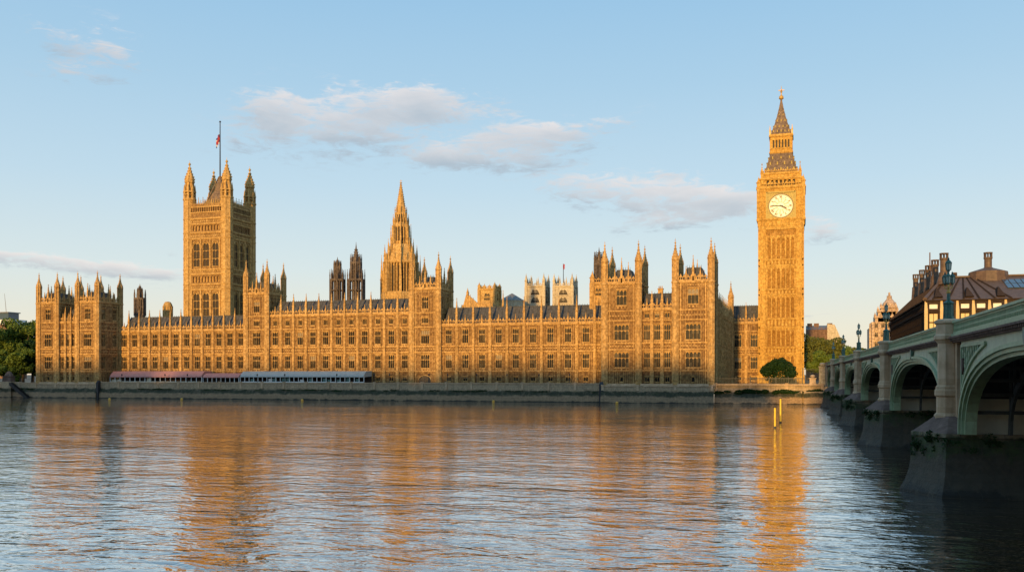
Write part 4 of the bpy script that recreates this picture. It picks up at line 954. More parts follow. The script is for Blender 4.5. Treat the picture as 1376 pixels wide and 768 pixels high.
# lower storey flanking the shaft foot (a little wider)
# corbelled cornice under the clock stage
h2 = chw*1.085
cb_ = MB()
for k in range(4):
    q = k/3; hh = chw+.5+(h2-chw-.5)*q
    z0 = zsh-.6+(zf_(295)-zsh+.6)*k/4; z1 = zsh-.6+(zf_(295)-zsh+.6)*(k+1)/4
    cb_.lathe(ccx, ccy, [(hh*1.4142, z0), (hh*1.4142*1.01, z1)], 4, math.pi/4)
for (t, ln) in sqfaces(h2):
    for i in range(22):
        u = ln*(i+.5)/22; cb_.prism(t, [(u-.22, zf_(303)), (u+.22, zf_(303)), (u+.22, zf_(297)), (u-.22, zf_(297))], -.8, .16)
    carved_band(cb_, t, .5, ln-.5, zf_(297), zf_(295), .8)
cb_.build('corbel_table', 'clockstone', root)
zc0, zc1 = zf_(295), zf_(251); cs_ = MB(); R_d = 15.8*(CY-1)/(((1049-688)/FPX*ST+CT))/FPX; zdc = zf_(276.8)
for (t, ln) in sqfaces(h2):
    c = ln/2; q = R_d*1.17
    cs_.wall(t, 0, ln, zc0, zc1, [(c-q, c+q, zdc-q, zdc+q)], .5)
    for s in (0, 1):
        u0_, u1_ = (0, c-q) if s == 0 else (c+q, ln)
        ribs(cs_, t, u0_+.3, u1_-.3, zc0+.6, zc1-.6, .62, .3, .1)
        for z in np.linspace(zc0+1, zc1-1.5, 6): cs_.box(t, u0_, u1_, -.02, .22, z, z+.25)
        if s == 0: cs_.box(t, -.45, .5, -.5, .45, zc0-.5, zc1+.2)
    string(cs_, t, -.3, ln+.3, zc1-.5, .7, .6); string(cs_, t, -.2, ln+.2, zc0, .6, .5)
    carved_band(cs_, t, c-q, c+q, zdc+q+.1, zc1-.6, .9); carved_band(cs_, t, c-q, c+q, zc0+.5, zdc-q-.1, .9)
cs_.poly([(ccx-h2, ccy-h2, zc1), (ccx+h2, ccy-h2, zc1), (ccx+h2, ccy+h2, zc1), (ccx-h2, ccy+h2, zc1)])
cs_.build('clock_stage', 'clockstone', root)
for ti, (t, ln) in enumerate(sqfaces(h2)):
    c = ln/2; q = R_d*1.17
    ci = [(c+R_d*math.cos(a), zdc+R_d*math.sin(a)) for a in np.linspace(0, 2*math.pi, 49)[:-1]]
    d = MB(); d.prism(t, ci, -.3, -.2); face = d.build('clock_dial', 'dial', root)
    fr = MB()
    # square gilded surround with round hole
    n = 48
    for k in range(n):
        a0, a1 = 2*math.pi*k/n, 2*math.pi*(k+1)/n
        def sqp(a): m_ = max(abs(math.cos(a)), abs(math.sin(a))); return (c+q*math.cos(a)/m_*.999, zdc+q*math.sin(a)/m_*.999)
        fr.prism(t, [(c+R_d*math.cos(a0), zdc+R_d*math.sin(a0)), sqp(a0), sqp(a1), (c+R_d*math.cos(a1), zdc+R_d*math.sin(a1))], -.4, -.1)
    for s in (-1, 1):
        fr.box(t, c+s*q-.28, c+s*q+.28, -.3, .32, zdc-q-.28, zdc+q+.28); fr.box(t, c-q, c+q, -.3, .32, zdc+s*q-.28, zdc+s*q+.28)
    fr.build('dial_frame', 'green_gold', face)
    gr = MB()
    def ring(r0, r1, d0, d1):
        for k in range(n):
            a0, a1 = 2*math.pi*k/n, 2*math.pi*(k+1)/n
            gr.prism(t, [(c+r0*math.cos(a0), zdc+r0*math.sin(a0)), (c+r1*math.cos(a0), zdc+r1*math.sin(a0)), (c+r1*math.cos(a1), zdc+r1*math.sin(a1)), (c+r0*math.cos(a1), zdc+r0*math.sin(a1))], d0, d1)
    ring(R_d*.965, R_d*1.03, -.22, .05); ring(R_d*.90, R_d*.915, -.21, -.16); ring(R_d*.66, R_d*.675, -.21, -.16); ring(R_d*.30, R_d*.315, -.21, -.16)
    def stroke(p0, p1, w, dd=-.14):
        (ua, za), (ub, zb) = p0, p1; L_ = math.hypot(ub-ua, zb-za)+1e-9; nx, nz = -(zb-za)/L_*w/2, (ub-ua)/L_*w/2
        gr.prism(t, [(ua+nx, za+nz), (ua-nx, za-nz), (ub-nx, zb-nz), (ub+nx, zb+nz)], -.22, dd)
    NUM = ['XII', 'I', 'II', 'III', 'IV', 'V', 'VI', 'VII', 'VIII', 'IX', 'X', 'XI']
    for h, s in enumerate(NUM):
        ang = math.pi/2-2*math.pi*h/12; wd = {'I': .045, 'V': .1, 'X': .1}; tot = sum(wd[c_] for c_ in s)+.015*(len(s)-1); off = -tot/2
        def pt(w, r): return (c+R_d*(r*math.cos(ang)+w*math.sin(ang)), zdc+R_d*(r*math.sin(ang)-w*math.cos(ang)))
        for c_ in s:
            w0, w1 = off, off+wd[c_]; r0, r1 = .70, .87
            if c_ == 'I': stroke(pt((w0+w1)/2, r0), pt((w0+w1)/2, r1), R_d*.045)
            elif c_ == 'V': stroke(pt(w0, r1), pt((w0+w1)/2, r0), R_d*.05); stroke(pt(w1, r1), pt((w0+w1)/2, r0), R_d*.03)
            else: stroke(pt(w0, r1), pt(w1, r0), R_d*.05); stroke(pt(w0, r0), pt(w1, r1), R_d*.03)
            off = w1+.015
    for k in range(24):
        a = 2*math.pi*k/24; stroke((c+R_d*.315*math.cos(a), zdc+R_d*.315*math.sin(a)), (c+R_d*.66*math.cos(a+(.1 if k % 2 else -.1)), zdc+R_d*.66*math.sin(a+(.1 if k % 2 else -.1))), R_d*.026, -.17)
    gr.build('numeral_ring', 'bronze', face)
    for (ang, ln_, w_, tail) in ((R(-27), .62, .11, .12), (R(178), .86, .07, .2)):
        hb = MB(); ca, sa = math.cos(ang), math.sin(ang)
        def hp(r, w): return (c+R_d*(r*ca-w*sa), zdc+R_d*(r*sa+w*ca))
        d0, d1 = (-.12, -.06) if ln_ < .7 else (-.05, .01)
        hb.prism(t, [hp(-tail, -w_/2), hp(ln_*.75, -w_/2), hp(ln_, 0), hp(ln_*.75, w_/2), hp(-tail, w_/2)], d0, d1); hb.build('clock_hand', 'black', face)
# belfry arcade
h3 = (X(1076, CY)-X(1022.5, CY))/2*.985; z0, z1 = zf_(250.5), zf_(239); bf = MB(); bw = []
for (t, ln) in sqfaces(h3):
    n = 7; a, b = 1.7, ln-1.7; w = (b-a)/n; ops = [(a+w*i+w*.2, a+w*(i+1)-w*.2, z0+.5, z1-.5) for i in range(n)]
    bf.wall(t, 0, ln, zc1-.2, z1, ops, .9)
    for o_ in ops: bf.archfill(t, o_[0], o_[1], o_[3], 0, -.7); bw.append((t, o_))
    for i in range(n+1): bf.box(t, a+w*i-.12, a+w*i+.12, -.02, .3, z0, z1)
    for u in (.6, ln-.6): bf.box(t, u-.6, u+.6, -.02, .35, z0, z1)
    string(bf, t, -.4, ln+.4, z1-.3, .8, .6); carved_band(bf, t, 0, ln, z1+.3, z1+1.2, .8)
bf.lathe(ccx, ccy, [(h3*1.414, z1), (h3*1.414, z1+1.6), (h3*1.48, z1+1.7), (h3*1.48, z1+2.2)], 4, math.pi/4)
bf.build('belfry', 'clockstone', root)
bo = MB(); bo.lathe(ccx, ccy, [((h3-.95)*1.414, zc1), ((h3-.95)*1.414, z1)], 4, math.pi/4); bo.build('belfry_louvres', 'louvre', root)
# corner pinnacles and cresting of the clock stage
for sx2 in (-1, 1):
    for sy2 in (-1, 1):
        pp = MB(); x, y = ccx+sx2*(h2-.3), ccy+sy2*(h2-.3); pinn(pp, T(x, y, 0), 0, 0, zc1, zf_(236), .75); o = pp.build('corner_pinnacle', 'clockstone', root)
        x, y = ccx+sx2*(h3-.2), ccy+sy2*(h3-.2); pp = MB(); pinn(pp, T(x, y, 0), 0, 0, z1, zf_(220), .5); o = pp.build('corner_pinnacle', 'clockstone', root)
        gf = MB(); gf.lathe(x, y, [(.1, zf_(220)), (.3, zf_(219)), (.05, zf_(217))], 6); gf.build('finial', 'gold', o)
cr = MB()
for (t, ln) in sqfaces(h2): battlement(cr, t, .7, ln-.7, zc1, 1.8, 1.3)
for (t, ln) in sqfaces(h3*1.04): battlement(cr, t, .3, ln-.3, z1+2.2, 1.3, .9)
cr.build('cresting', 'clockstone', root)
# lower iron roof
k1 = ccy/(((1049-688)/FPX*ST+CT))/FPX
rA = 21.6*k1; rB = 14.2*k1; zA, zB = z1+2.2, zm_(208)
lr = MB(); lr.lathe(ccx, ccy, [(rA*1.414, zA), (rA*.86*1.414, zA+(zB-zA)*.35), (rB*1.06*1.414, zA+(zB-zA)*.8), (rB*1.414, zB)], 4, math.pi/4)
lro = lr.build('lower_roof', 'bbroof', root)
dm = MB()
for lvl, (q, cnt, s) in enumerate(((.12, 5, .55), (.42, 4, .48), (.70, 3, .4))):
    z = zA+(zB-zA)*q; hw = rA+(rB-rA)*q**.85
    for (t, ln) in sqfaces(hw):
        for i in range(cnt):
            u = ln*(i+.5)/cnt; dm.mark(); dm.box(t, u-s*.5, u+s*.5, -1.2, .15, z, z+s*1.6); dm.prism(t, [(u-s*.7, z+s*1.6), (u+s*.7, z+s*1.6), (u, z+s*2.8)], -1.2, .25)
build_each(dm, 'dormer', 'green_gold', lro)
# lantern
zL0, zL1 = zB, zm_(184.5); ln_mb = MB(); hl = 13.6*k1
for (t, ln) in sqfaces(hl):
    n = 6; w = (ln-1.2)/n; ops = [(.6+w*i+w*.22, .6+w*(i+1)-w*.22, zL0+2.0, zL1-1.9) for i in range(n)]
    ln_mb.wall(t, 0, ln, zL0, zL1, ops, .5)
    for i in range(n+1): ln_mb.box(t, .6+w*i-.1, .6+w*i+.1, -.02, .3, zL0+.5, zL1-.6)
    string(ln_mb, t, -.3, ln+.3, zL0, .5, .5); string(ln_mb, t, -.3, ln+.3, zL1-.5, .6, .6); string(ln_mb, t, 0, ln, zL0+1.5, .3, .25)
    for o_ in ops: ln_mb.archfill(t, o_[0], o_[1], o_[3], 0, -.4)
ln_mb.lathe(ccx, ccy, [(hl*1.5, zL1), (hl*1.5, zL1+.4)], 4, math.pi/4)
lo_ = ln_mb.build('lantern', 'clockstone', root)
lo2 = MB(); lo2.lathe(ccx, ccy, [((hl-.6)*1.414, zL0), ((hl-.6)*1.414, zL1)], 4, math.pi/4); lo2.build('lantern_louvres', 'louvre', lo_)
zS0 = zL1+.4; zS = [(13.2, zS0), (11.0, zm_(176)), (8.0, zm_(167)), (5.4, zm_(157)), (3.0, zm_(146)), (1.5, zm_(138)), (1.0, zm_(134))]
spi = MB(); spi.lathe(ccx, ccy, [(a*k1*1.414, z) for a, z in zS], 4, math.pi/4); spo = spi.build('spire_roof', 'bbroof', root)
dm = MB()
for q, cnt in ((3, 5), (10, 4), (19, 3), (27, 2)):
    z = zS0+q*k1*.95; hw = (13.2-(13.2-5.4)*min(q, 25)/25*1.02-(max(q-25, 0)*.22))*k1
    for (t, ln) in sqfaces(hw):
        for i in range(cnt): u = ln*(i+.5)/cnt; dm.mark(); dm.box(t, u-.18, u+.18, -.8, .12, z, z+.55); dm.prism(t, [(u-.25, z+.55), (u+.25, z+.55), (u, z+1.0)], -.8, .16)
build_each(dm, 'gilt_dormer', 'green_gold', spo)
fn = MB(); zz = [zm_(v_) for v_ in (134, 132.5, 130, 128, 125, 122, 119, 115.5)]
fn.lathe(ccx, ccy, [(.5, zz[0]), (1.0, zz[1]), (.9, zz[2]), (.25, zz[3]), (.2, zz[4]), (.5, zz[4]+.4), (.2, zz[5]), (.15, zz[6]), (.05, zz[7])]); fn.box(T(ccx, ccy, 0), -1.1, 1.1, -.12, .12, zz[5], zz[5]+.3)
fn.box(T(ccx, ccy, R(90)), -1.1, 1.1, -.12, .12, zz[5], zz[5]+.3); fn.build('finial', 'gold', spo)
for sx2 in (-1, 1):
    for sy2 in (-1, 1):
        pp = MB(); x, y = ccx+sx2*hl*1.04, ccy+sy2*hl*1.04; pinn(pp, T(x, y, 0), 0, 0, zL1, zm_(172), .28); pp.build('corner_pinnacle', 'gold', root)

# ------------------------------------------------------------------ terrace marquees, railings
def marquee(label, px0, px1, mat, side, zr=10.2, ze=8.3, nb=20, wallc='cream'):
    y0, y1 = 301.2, 307.5; x0, x1 = X(px0, y0), X(px1, y0); root = empty('marquee', ((x0+x1)/2, y0, Z_T), label, 'marquee', 'marquees on the terrace')
    mb = MB(); n = nb
    pr = [(y0-.3, ze-.35), (y0-.3, ze), (y0+.8, ze+(zr-ze)*.62), (y0+2.0, zr), (y1, zr+.1), (y1, ze)]
    for k in range(n):
        a, b = x0+(x1-x0)*k/n, x0+(x1-x0)*(k+1)/n
        for h_ in range(4):     # canvas sags between its hoops
            ua, ub = a+(b-a)*h_/4, a+(b-a)*(h_+1)/4; sa, sb = [.16*math.sin(math.pi*q_/4) for q_ in (h_, h_+1)]
            for j in range(len(pr)-1):
                da, db = (sa, sb) if 0 < j < 4 else (0, 0); ea, eb = (sa, sb) if 0 < j+1 < 4 else (0, 0)
                mb.poly([(ua, pr[j][0], pr[j][1]-da), (ub, pr[j][0], pr[j][1]-db), (ub, pr[j+1][0], pr[j+1][1]-eb), (ua, pr[j+1][0], pr[j+1][1]-ea)])
        mb.hexa([(a-.06, y0-.36, ze-.35), (a+.06, y0-.36, ze-.35), (a+.06, y0-.2, ze-.35), (a-.06, y0-.2, ze-.35), (a-.06, y0+1.9, zr+.06), (a+.06, y0+1.9, zr+.06), (a+.06, y0+2.1, zr), (a-.06, y0+2.1, zr)])
    for x in (x0, x1): mb.poly([(x, *q) for q in pr])
    mb.build('canopy', mat, root)
    key = ('mp', ze, side)
    if key not in _wc: q = MB(); q.box(WT, -.09, .09, -.09, .09, Z_T, ze-.02); _wc[key] = mesh_of('post', q, 'white')
    for k in range(n+1): inst('post', _wc[key], root, (x0+(x1-x0)*k/n, y0, 0))
    g2 = random.Random(int(px0)); s = MB(); w = (x1-x0)/n
    s2 = MB()
    for k in range(n):
        a = x0+w*k
        if g2.random() < .45: q_ = (s if g2.random() < .6 else s2); q_.mark(); q_.box(WT, a+.15, a+w-.15, -y0-.9, -y0-.85, Z_T, ze-.6-g2.random()*.6)
        s2.mark(); s2.box(WT, a+.1, a+w-.1, -y0-.12, -y0-.08, Z_T, Z_T+.75)
    build_each(s, 'side_screen', side, root); build_each(s2, 'low_panel', wallc, root)
    bk = MB(); bk.box(WT, x0, x1, -y1-.1, -y1, Z_T, ze); bk.build('back_screen', 'portdark', root)
marquee('long pink marquee at the left of the terrace', 148, 271, 'pink', 'portdark', 10.4, 8.4, 18, 'cream')
marquee('lower pink marquee between the tall pink and grey ones', 273, 321, 'pink', 'cream', 9.6, 8.3, 8, 'portdark')
marquee('long grey marquee with teal screens on the terrace', 323, 489, 'grey_awning', 'teal', 10.3, 8.5, 27, 'white')
# terrace lamp standards along the parapet
for i, px in enumerate((163, 221, 251, 345, 382, 452, 502, 523, 576, 601, 640, 681, 724, 765)):
    x = X(px, 298.6); mb = MB(); mb.lathe(x, 298.9, [(.16, 6.3), (.07, 6.6), (.06, 8.6), (.2, 8.7), (.26, 9.1), (.05, 9.5)], 6); o = mb.build('terrace_lamp', 'black')
    tag(o, 'small dark lamp standard on the long terrace wall', 'lamp', 'small lamps on the terrace wall')
def railing(label, x0, y0, x1, y1, z, h, step=.5, cat='railing'):
    ln = math.hypot(x1-x0, y1-y0); t = T(x0, y0, math.atan2(y1-y0, x1-x0)); root = empty('railing', ((x0+x1)/2, (y0+y1)/2, z), label, cat)
    a = MB(); n = int(ln/step)
    for k in range(n+1): u = ln*k/n; a.box(t, u-.035, u+.035, -.035, .035, z, z+h)
    a.build('bars', 'black', root); b = MB(); b.box(t, 0, ln, -.05, .05, z+h-.25, z+h-.15); b.box(t, 0, ln, -.05, .05, z+.15, z+.25); b.build('rail', 'black', root)
    for k in range(int(ln/6)+1): p = MB(); u = min(ln-.1, 6*k+.1); p.box(t, u-.11, u+.11, -.11, .11, z, z+h+.2); p.spike(t, u, 0, z+h+.2, z+h+.55, .11); p.build('post', 'black', root)
railing('black iron railing along the river wall right of the right pavilion', xR1+.5, 300.2, X(1094, 300), 300.2, 6.2, 1.9)
railing('taller black railing in front of the dark round bush', X(1008, 318), 318, X(1080, 318), 318, Z_T-.3, 2.6, .35)

# ------------------------------------------------------------------ vegetation
def tree(name, label, x, y, z, h, r, mat, n=9000, size=.34, seed=0, group=None, clump=26, trunk_h=.35, cat='tree'):
    root = empty(name, (x, y, z), label, cat, group); g = random.Random(seed)
    cl = []; cz = z+h*(trunk_h+(1-trunk_h)/2)
    for k in range(clump):
        a = g.uniform(0, 2*math.pi); e = math.asin(g.uniform(-.8, 1)); q = g.uniform(.45, .86); rr = r*g.uniform(.22, .42)
        cl.append((x+r*q*math.cos(a)*math.cos(e), y+r*q*math.sin(a)*math.cos(e), cz+h*(1-trunk_h)/2*q*math.sin(e), rr, rr, rr*.75))
    cl.append((x, y, cz, r*.5, r*.5, h*.3))
    v, f = leafcloud(cl, n, size, seed+50); leafobj('crown', v, f, mat, root)
    tk = MB(); tk.tube((x, y, z-.3), (x+r*.04, y, z+h*.35), max(.18, h*.022), 8, max(.12, h*.015))
    for k in range(9):
        c = cl[k]; tk.tube((x+r*.03, y, z+h*.3), (c[0], c[1], c[2]), h*.012, 6, .05)
    tk.tube((x+r*.04, y, z+h*.35), (x, y, cz+h*.1), h*.015, 6, .06); tk.build('trunk', 'trunk', root); return root
# trees left of the palace: (px, y, py top, radius)
TL = [(-12, 312, 416, 11, 'bright green tree cut off by the left edge of the photo'), (12, 318, 426, 9, 'green tree below the crane, near the left edge'), (31, 322, 421, 9.5, 'tallest green tree left of the palace'),
      (44, 330, 424, 10, 'tree whose crown touches the left palace corner'), (4, 304.5, 468, 5.5, 'low rounded tree behind the stone pier at far left'), (27, 306, 455, 5.5, 'lower light green tree near the water wall'), (43, 313, 452, 6, 'dark low tree tucked beside the left pavilion'), (18, 306, 485, 4, 'smallest green tree low behind the river wall')]
for i, (px, y, pyt, r, lab) in enumerate(TL):
    zt = Z(px, pyt, y); tree('broadleaf_tree', lab, X(px, y), y, Z_T-.3, zt-Z_T+.3, r, 'leaf_dark' if i == 6 else 'leaf', 12000, .33, 20+i, 'trees left of the palace', trunk_h=.02)
TR = [(1093, 455, 445, 10, 'leaf_olive', 'olive-green tree touching the right side of the clock tower'), (1113, 470, 449, 9, 'leaf_olive', 'sunlit tree in front of the pale gabled building'), (1103, 430, 468, 6.5, 'leaf', 'rounded darker tree low beside the clock tower'),
      (1127, 500, 463, 10, 'leaf', 'green tree behind the first bridge lamps'), (1143, 520, 460, 9, 'leaf_olive', 'tree behind the slim bridge lamp, right of the gabled building'), (1163, 540, 466, 8, 'leaf', 'dark tree at the left foot of the ornate domed building')]
for i, (px, y, pyt, r, mt_, lab) in enumerate(TR):
    zt = Z(px, pyt, y); tree('broadleaf_tree', lab, X(px, y), y, Z_T-.3, zt-Z_T+.3, r, mt_, 9000, .42, 40+i, 'trees between clock tower and bridge', trunk_h=.15)
x = X(1047, 332); zt = Z(1047, 480, 332); rr = 25.5*332/(((1047-688)/FPX*ST+CT))/FPX
root = empty('round_bush', (x, 332, Z_T-.3), 'dark green rounded bush at the foot of the clock tower', 'bush')
cl = [(x, 332, Z_T+(zt-Z_T)*.42, rr*.8, rr*.7, (zt-Z_T)*.5)]
for k in range(22):
    a = g_.uniform(0, 6.28); e = g_.uniform(0, 1.4); cl.append((x+rr*.72*math.cos(a)*math.cos(e), 332+rr*.6*math.sin(a)*math.cos(e), Z_T+(zt-Z_T)*(.32+.52*math.sin(e)), rr*g_.uniform(.18, .36), rr*.3, rr*g_.uniform(.14, .3)))
v, f = leafcloud(cl, 15000, .2, 9); leafobj('foliage', v, f, 'leaf_dark', root); tk = MB()
for k in range(6): a = k; tk.tube((x, 332, Z_T-.3), (x+2*math.cos(a), 332+2*math.sin(a), Z_T+2.5), .15, 6, .06)
tk.build('stem', 'trunk', root)

# ------------------------------------------------------------------ bank furniture near the bridge and left pier
def gatepier(label, px, y, pyt, w, mat='granite', orn='ball', group=None):
    x = X(px, y); zt = Z(px, pyt, y); root = empty('stone_pier', (x, y, Z_T-.3), label, 'pier', group); t = T(x, y, 0); mb = MB(); mb.box(t, -w*1.15, w*1.15, -w*1.15, w*1.15, Z_T-1.5, Z_T+.6); mb.box(t, -w, w, -w, w, Z_T+.6, zt-w*1.4); mb.box(t, -w*1.25, w*1.25, -w*1.25, w*1.25, zt-w*1.4, zt-w*1.1)
    mb.build('shaft', mat, root); o = MB()
    if orn == 'ball': o.lathe(x, y, [(w*.3, zt-w*1.1), (w*.8, zt-w*.8), (w*.9, zt-w*.4), (w*.5, zt-.05), (.1, zt)], 10)
    else: o.frus(t, (-w*1.1, w*1.1, -w*1.1, w*1.1), zt-w*1.1, (-.2, .2, -.2, .2), zt)
    o.build('finial', mat, root)
gatepier('stone pier with rounded top on the river wall below the trees', 1092, 300.5, 503, .9)
gatepier('taller pale-topped gate pier beside the first bridge lamps', 1105, 330, 487, 1.1, 'pale_stone')
railing('dark fence of tall bars behind the pier at the end of the bridge', X(1078, 334), 334, X(1122, 334), 334, Z_T-.3, 5.6, .45)
root = empty('stone_steps_pier', (X(10, 297), 297, Z_T), 'weathered stone river pier with domed top at far left', 'pier')
x = X(10, 297); t = T(x, 297.2, 0); mb = MB(); mb.box(t, -2.3, 2.3, -2, .8, -1, 6.3); mb.build('base', 'river_wall', root); mb = MB(); mb.box(t, -1.9, 1.9, -1.7, .5, 6.3, 8.2)
mb.box(t, -2.1, 2.1, -1.9, .7, 8.2, 8.5); mb.lathe(x, 297.8, [(1.7, 8.5), (1.5, 9.3), (.9, 10.1), (.3, 10.5)], 8); mb.build('cap', 'granite_cap', root)
st = MB(); x0, x1 = X(15, 296), X(39, 296); zz0 = 6.0
for k in range(22):
    q = k/22; st.box(WT, x0+(x1-x0)*q, x0+(x1-x0)*(q+1/22)+.15, -296.6, -294.9, zz0*(1-q)-1.2, zz0*(1-q))
o = st.build('river_stairs', 'black'); tag(o, 'dark wet stairs slanting down the wall to the water at far left', 'stairs')
# second stairs right of pavilion
st = MB(); x0, x1 = X(1078, 297), X(1040, 297)
for k in range(18):
    q = k/18; st.box(WT, x0+(x1-x0)*(q+1/18), x0+(x1-x0)*q, -298.2, -295.8, -1, 3.8*(1-q)+.2)
o = st.build('river_stairs', 'river_wall'); tag(o, 'weedy stone stairs slanting to the water right of the right pavilion', 'stairs')
lb = MB(); t = T(X(1080, 296), 297.5, 0); lw = X(1128, 296)-X(1080, 296)
lb.frus(t, (0, lw, -3, 2.6), -1, (0, lw, -3, 1.4), 3.9); o = lb.build('landing_stage', 'river_wall'); tag(o, 'weed-covered masonry landing beside the far end of the bridge', 'landing')

# two yellow poles, small buoys
def pole(label, px, pyb, pyt):
    zc = CAMZ*FPX/(pyb-HOR); t_ = (px-688)/FPX; y = zc*(t_*ST+CT); x = zc*(t_*CT-ST); zt = CAMZ+(HOR-pyt)/FPX*zc
    root = empty('marker_pole', (x, y, 0), label, 'pole', 'yellow marker poles'); mb = MB(); mb.lathe(x, y, [(.17, -2), (.16, zt-.3), (.17, zt)], 8); mb.build('shaft', 'yellow', root)
    c = MB(); c.lathe(x, y, [(.25, zt), (.25, zt+.12)], 8); c.lathe(x, y, [(.23, .0), (.23, .35)], 8); c.build('bands', 'black', root)
pole('nearer yellow pole standing in the water, left of the two', 1041.3, 575, 547.5); pole('farther, taller yellow pole standing in the water, right of the two', 1048.8, 568, 535.5)
BU = [(147, 534.5, 'second from left'), (244, 534.5, ''), (406, 536, ''), (663, 537.5, ''), (829, 539.5, '')]
where = ['below the left pavilion corner', 'below the pink marquee', 'below the grey marquee', 'below the long right wing', 'below the left corner of the right pavilion']
for (px, pyb, _), w_ in zip(BU, where):
    zc = CAMZ*FPX/(pyb+2.5-HOR); t_ = (px-688)/FPX; y = min(zc*(t_*ST+CT), 293.5); x = X(px, y)
    root = empty('buoy', (x, y, 0), 'small orange buoy floating '+w_, 'buoy', 'small buoys along the river wall'); mb = MB(); mb.lathe(x, y, [(.1, -.3), (.42, -.1), (.48, .25), (.35, .6), (.1, .75)], 10); mb.build('float', 'orange', root, True); mb = MB(); mb.lathe(x, y, [(.05, .7), (.04, 1.3)], 6); mb.build('mast', 'black', root)

# ------------------------------------------------------------------ bridge
BTR = T(BO.x, BO.y, BT_ang)      # u = a along the bridge, d = b to its right (outward of this face is +b)
def bt(a, b, z): return BTR(a, b, z)
assert abs(bt(0, 1, 0)[0]-(BO+BB).x) < .02
class TBF:      # the near face of the bridge seen from the river: u = a, d = outwards (= -b), offset b0
    def __init__(s, b0, sg=-1): s.b0 = b0; s.sg = sg
    def __call__(s, u, d, z): return BTR(u, s.b0+s.sg*d, z)
PS = 48.0; PT = 7.0; ZP = 12.0; WID = 26.5
NP = 5
root_b = empty('river_bridge', (BO.x, BO.y, 0), 'long green iron arch bridge on stone piers at the right', 'bridge')
SPR, CRI, CRO, CB = 4.7, 10.45, 10.95, 11.55
def sup(hs, rise, n=2.5, m=28):
    return [(-hs*math.cos(th)**(2/n) if math.cos(th) > 0 else hs*abs(math.cos(th))**(2/n), rise*max(0, math.sin(th))**(2/n)) for th in np.linspace(0, math.pi, m+1)]
A0 = -2*PS; AEND = NP*PS+4
dk = MB(); dk.box(BTR, A0, AEND+60, 1.2, WID-.4, 11.5, 11.95); dk.build('deck', 'asphalt', root_b)
pv = MB(); pv.box(BTR, A0, AEND+60, 1.2, 4.6, 11.954, 12.08); pv.box(BTR, A0, AEND+60, WID-4, WID-.4, 11.954, 12.08); pv.build('footway', 'paving', root_b)
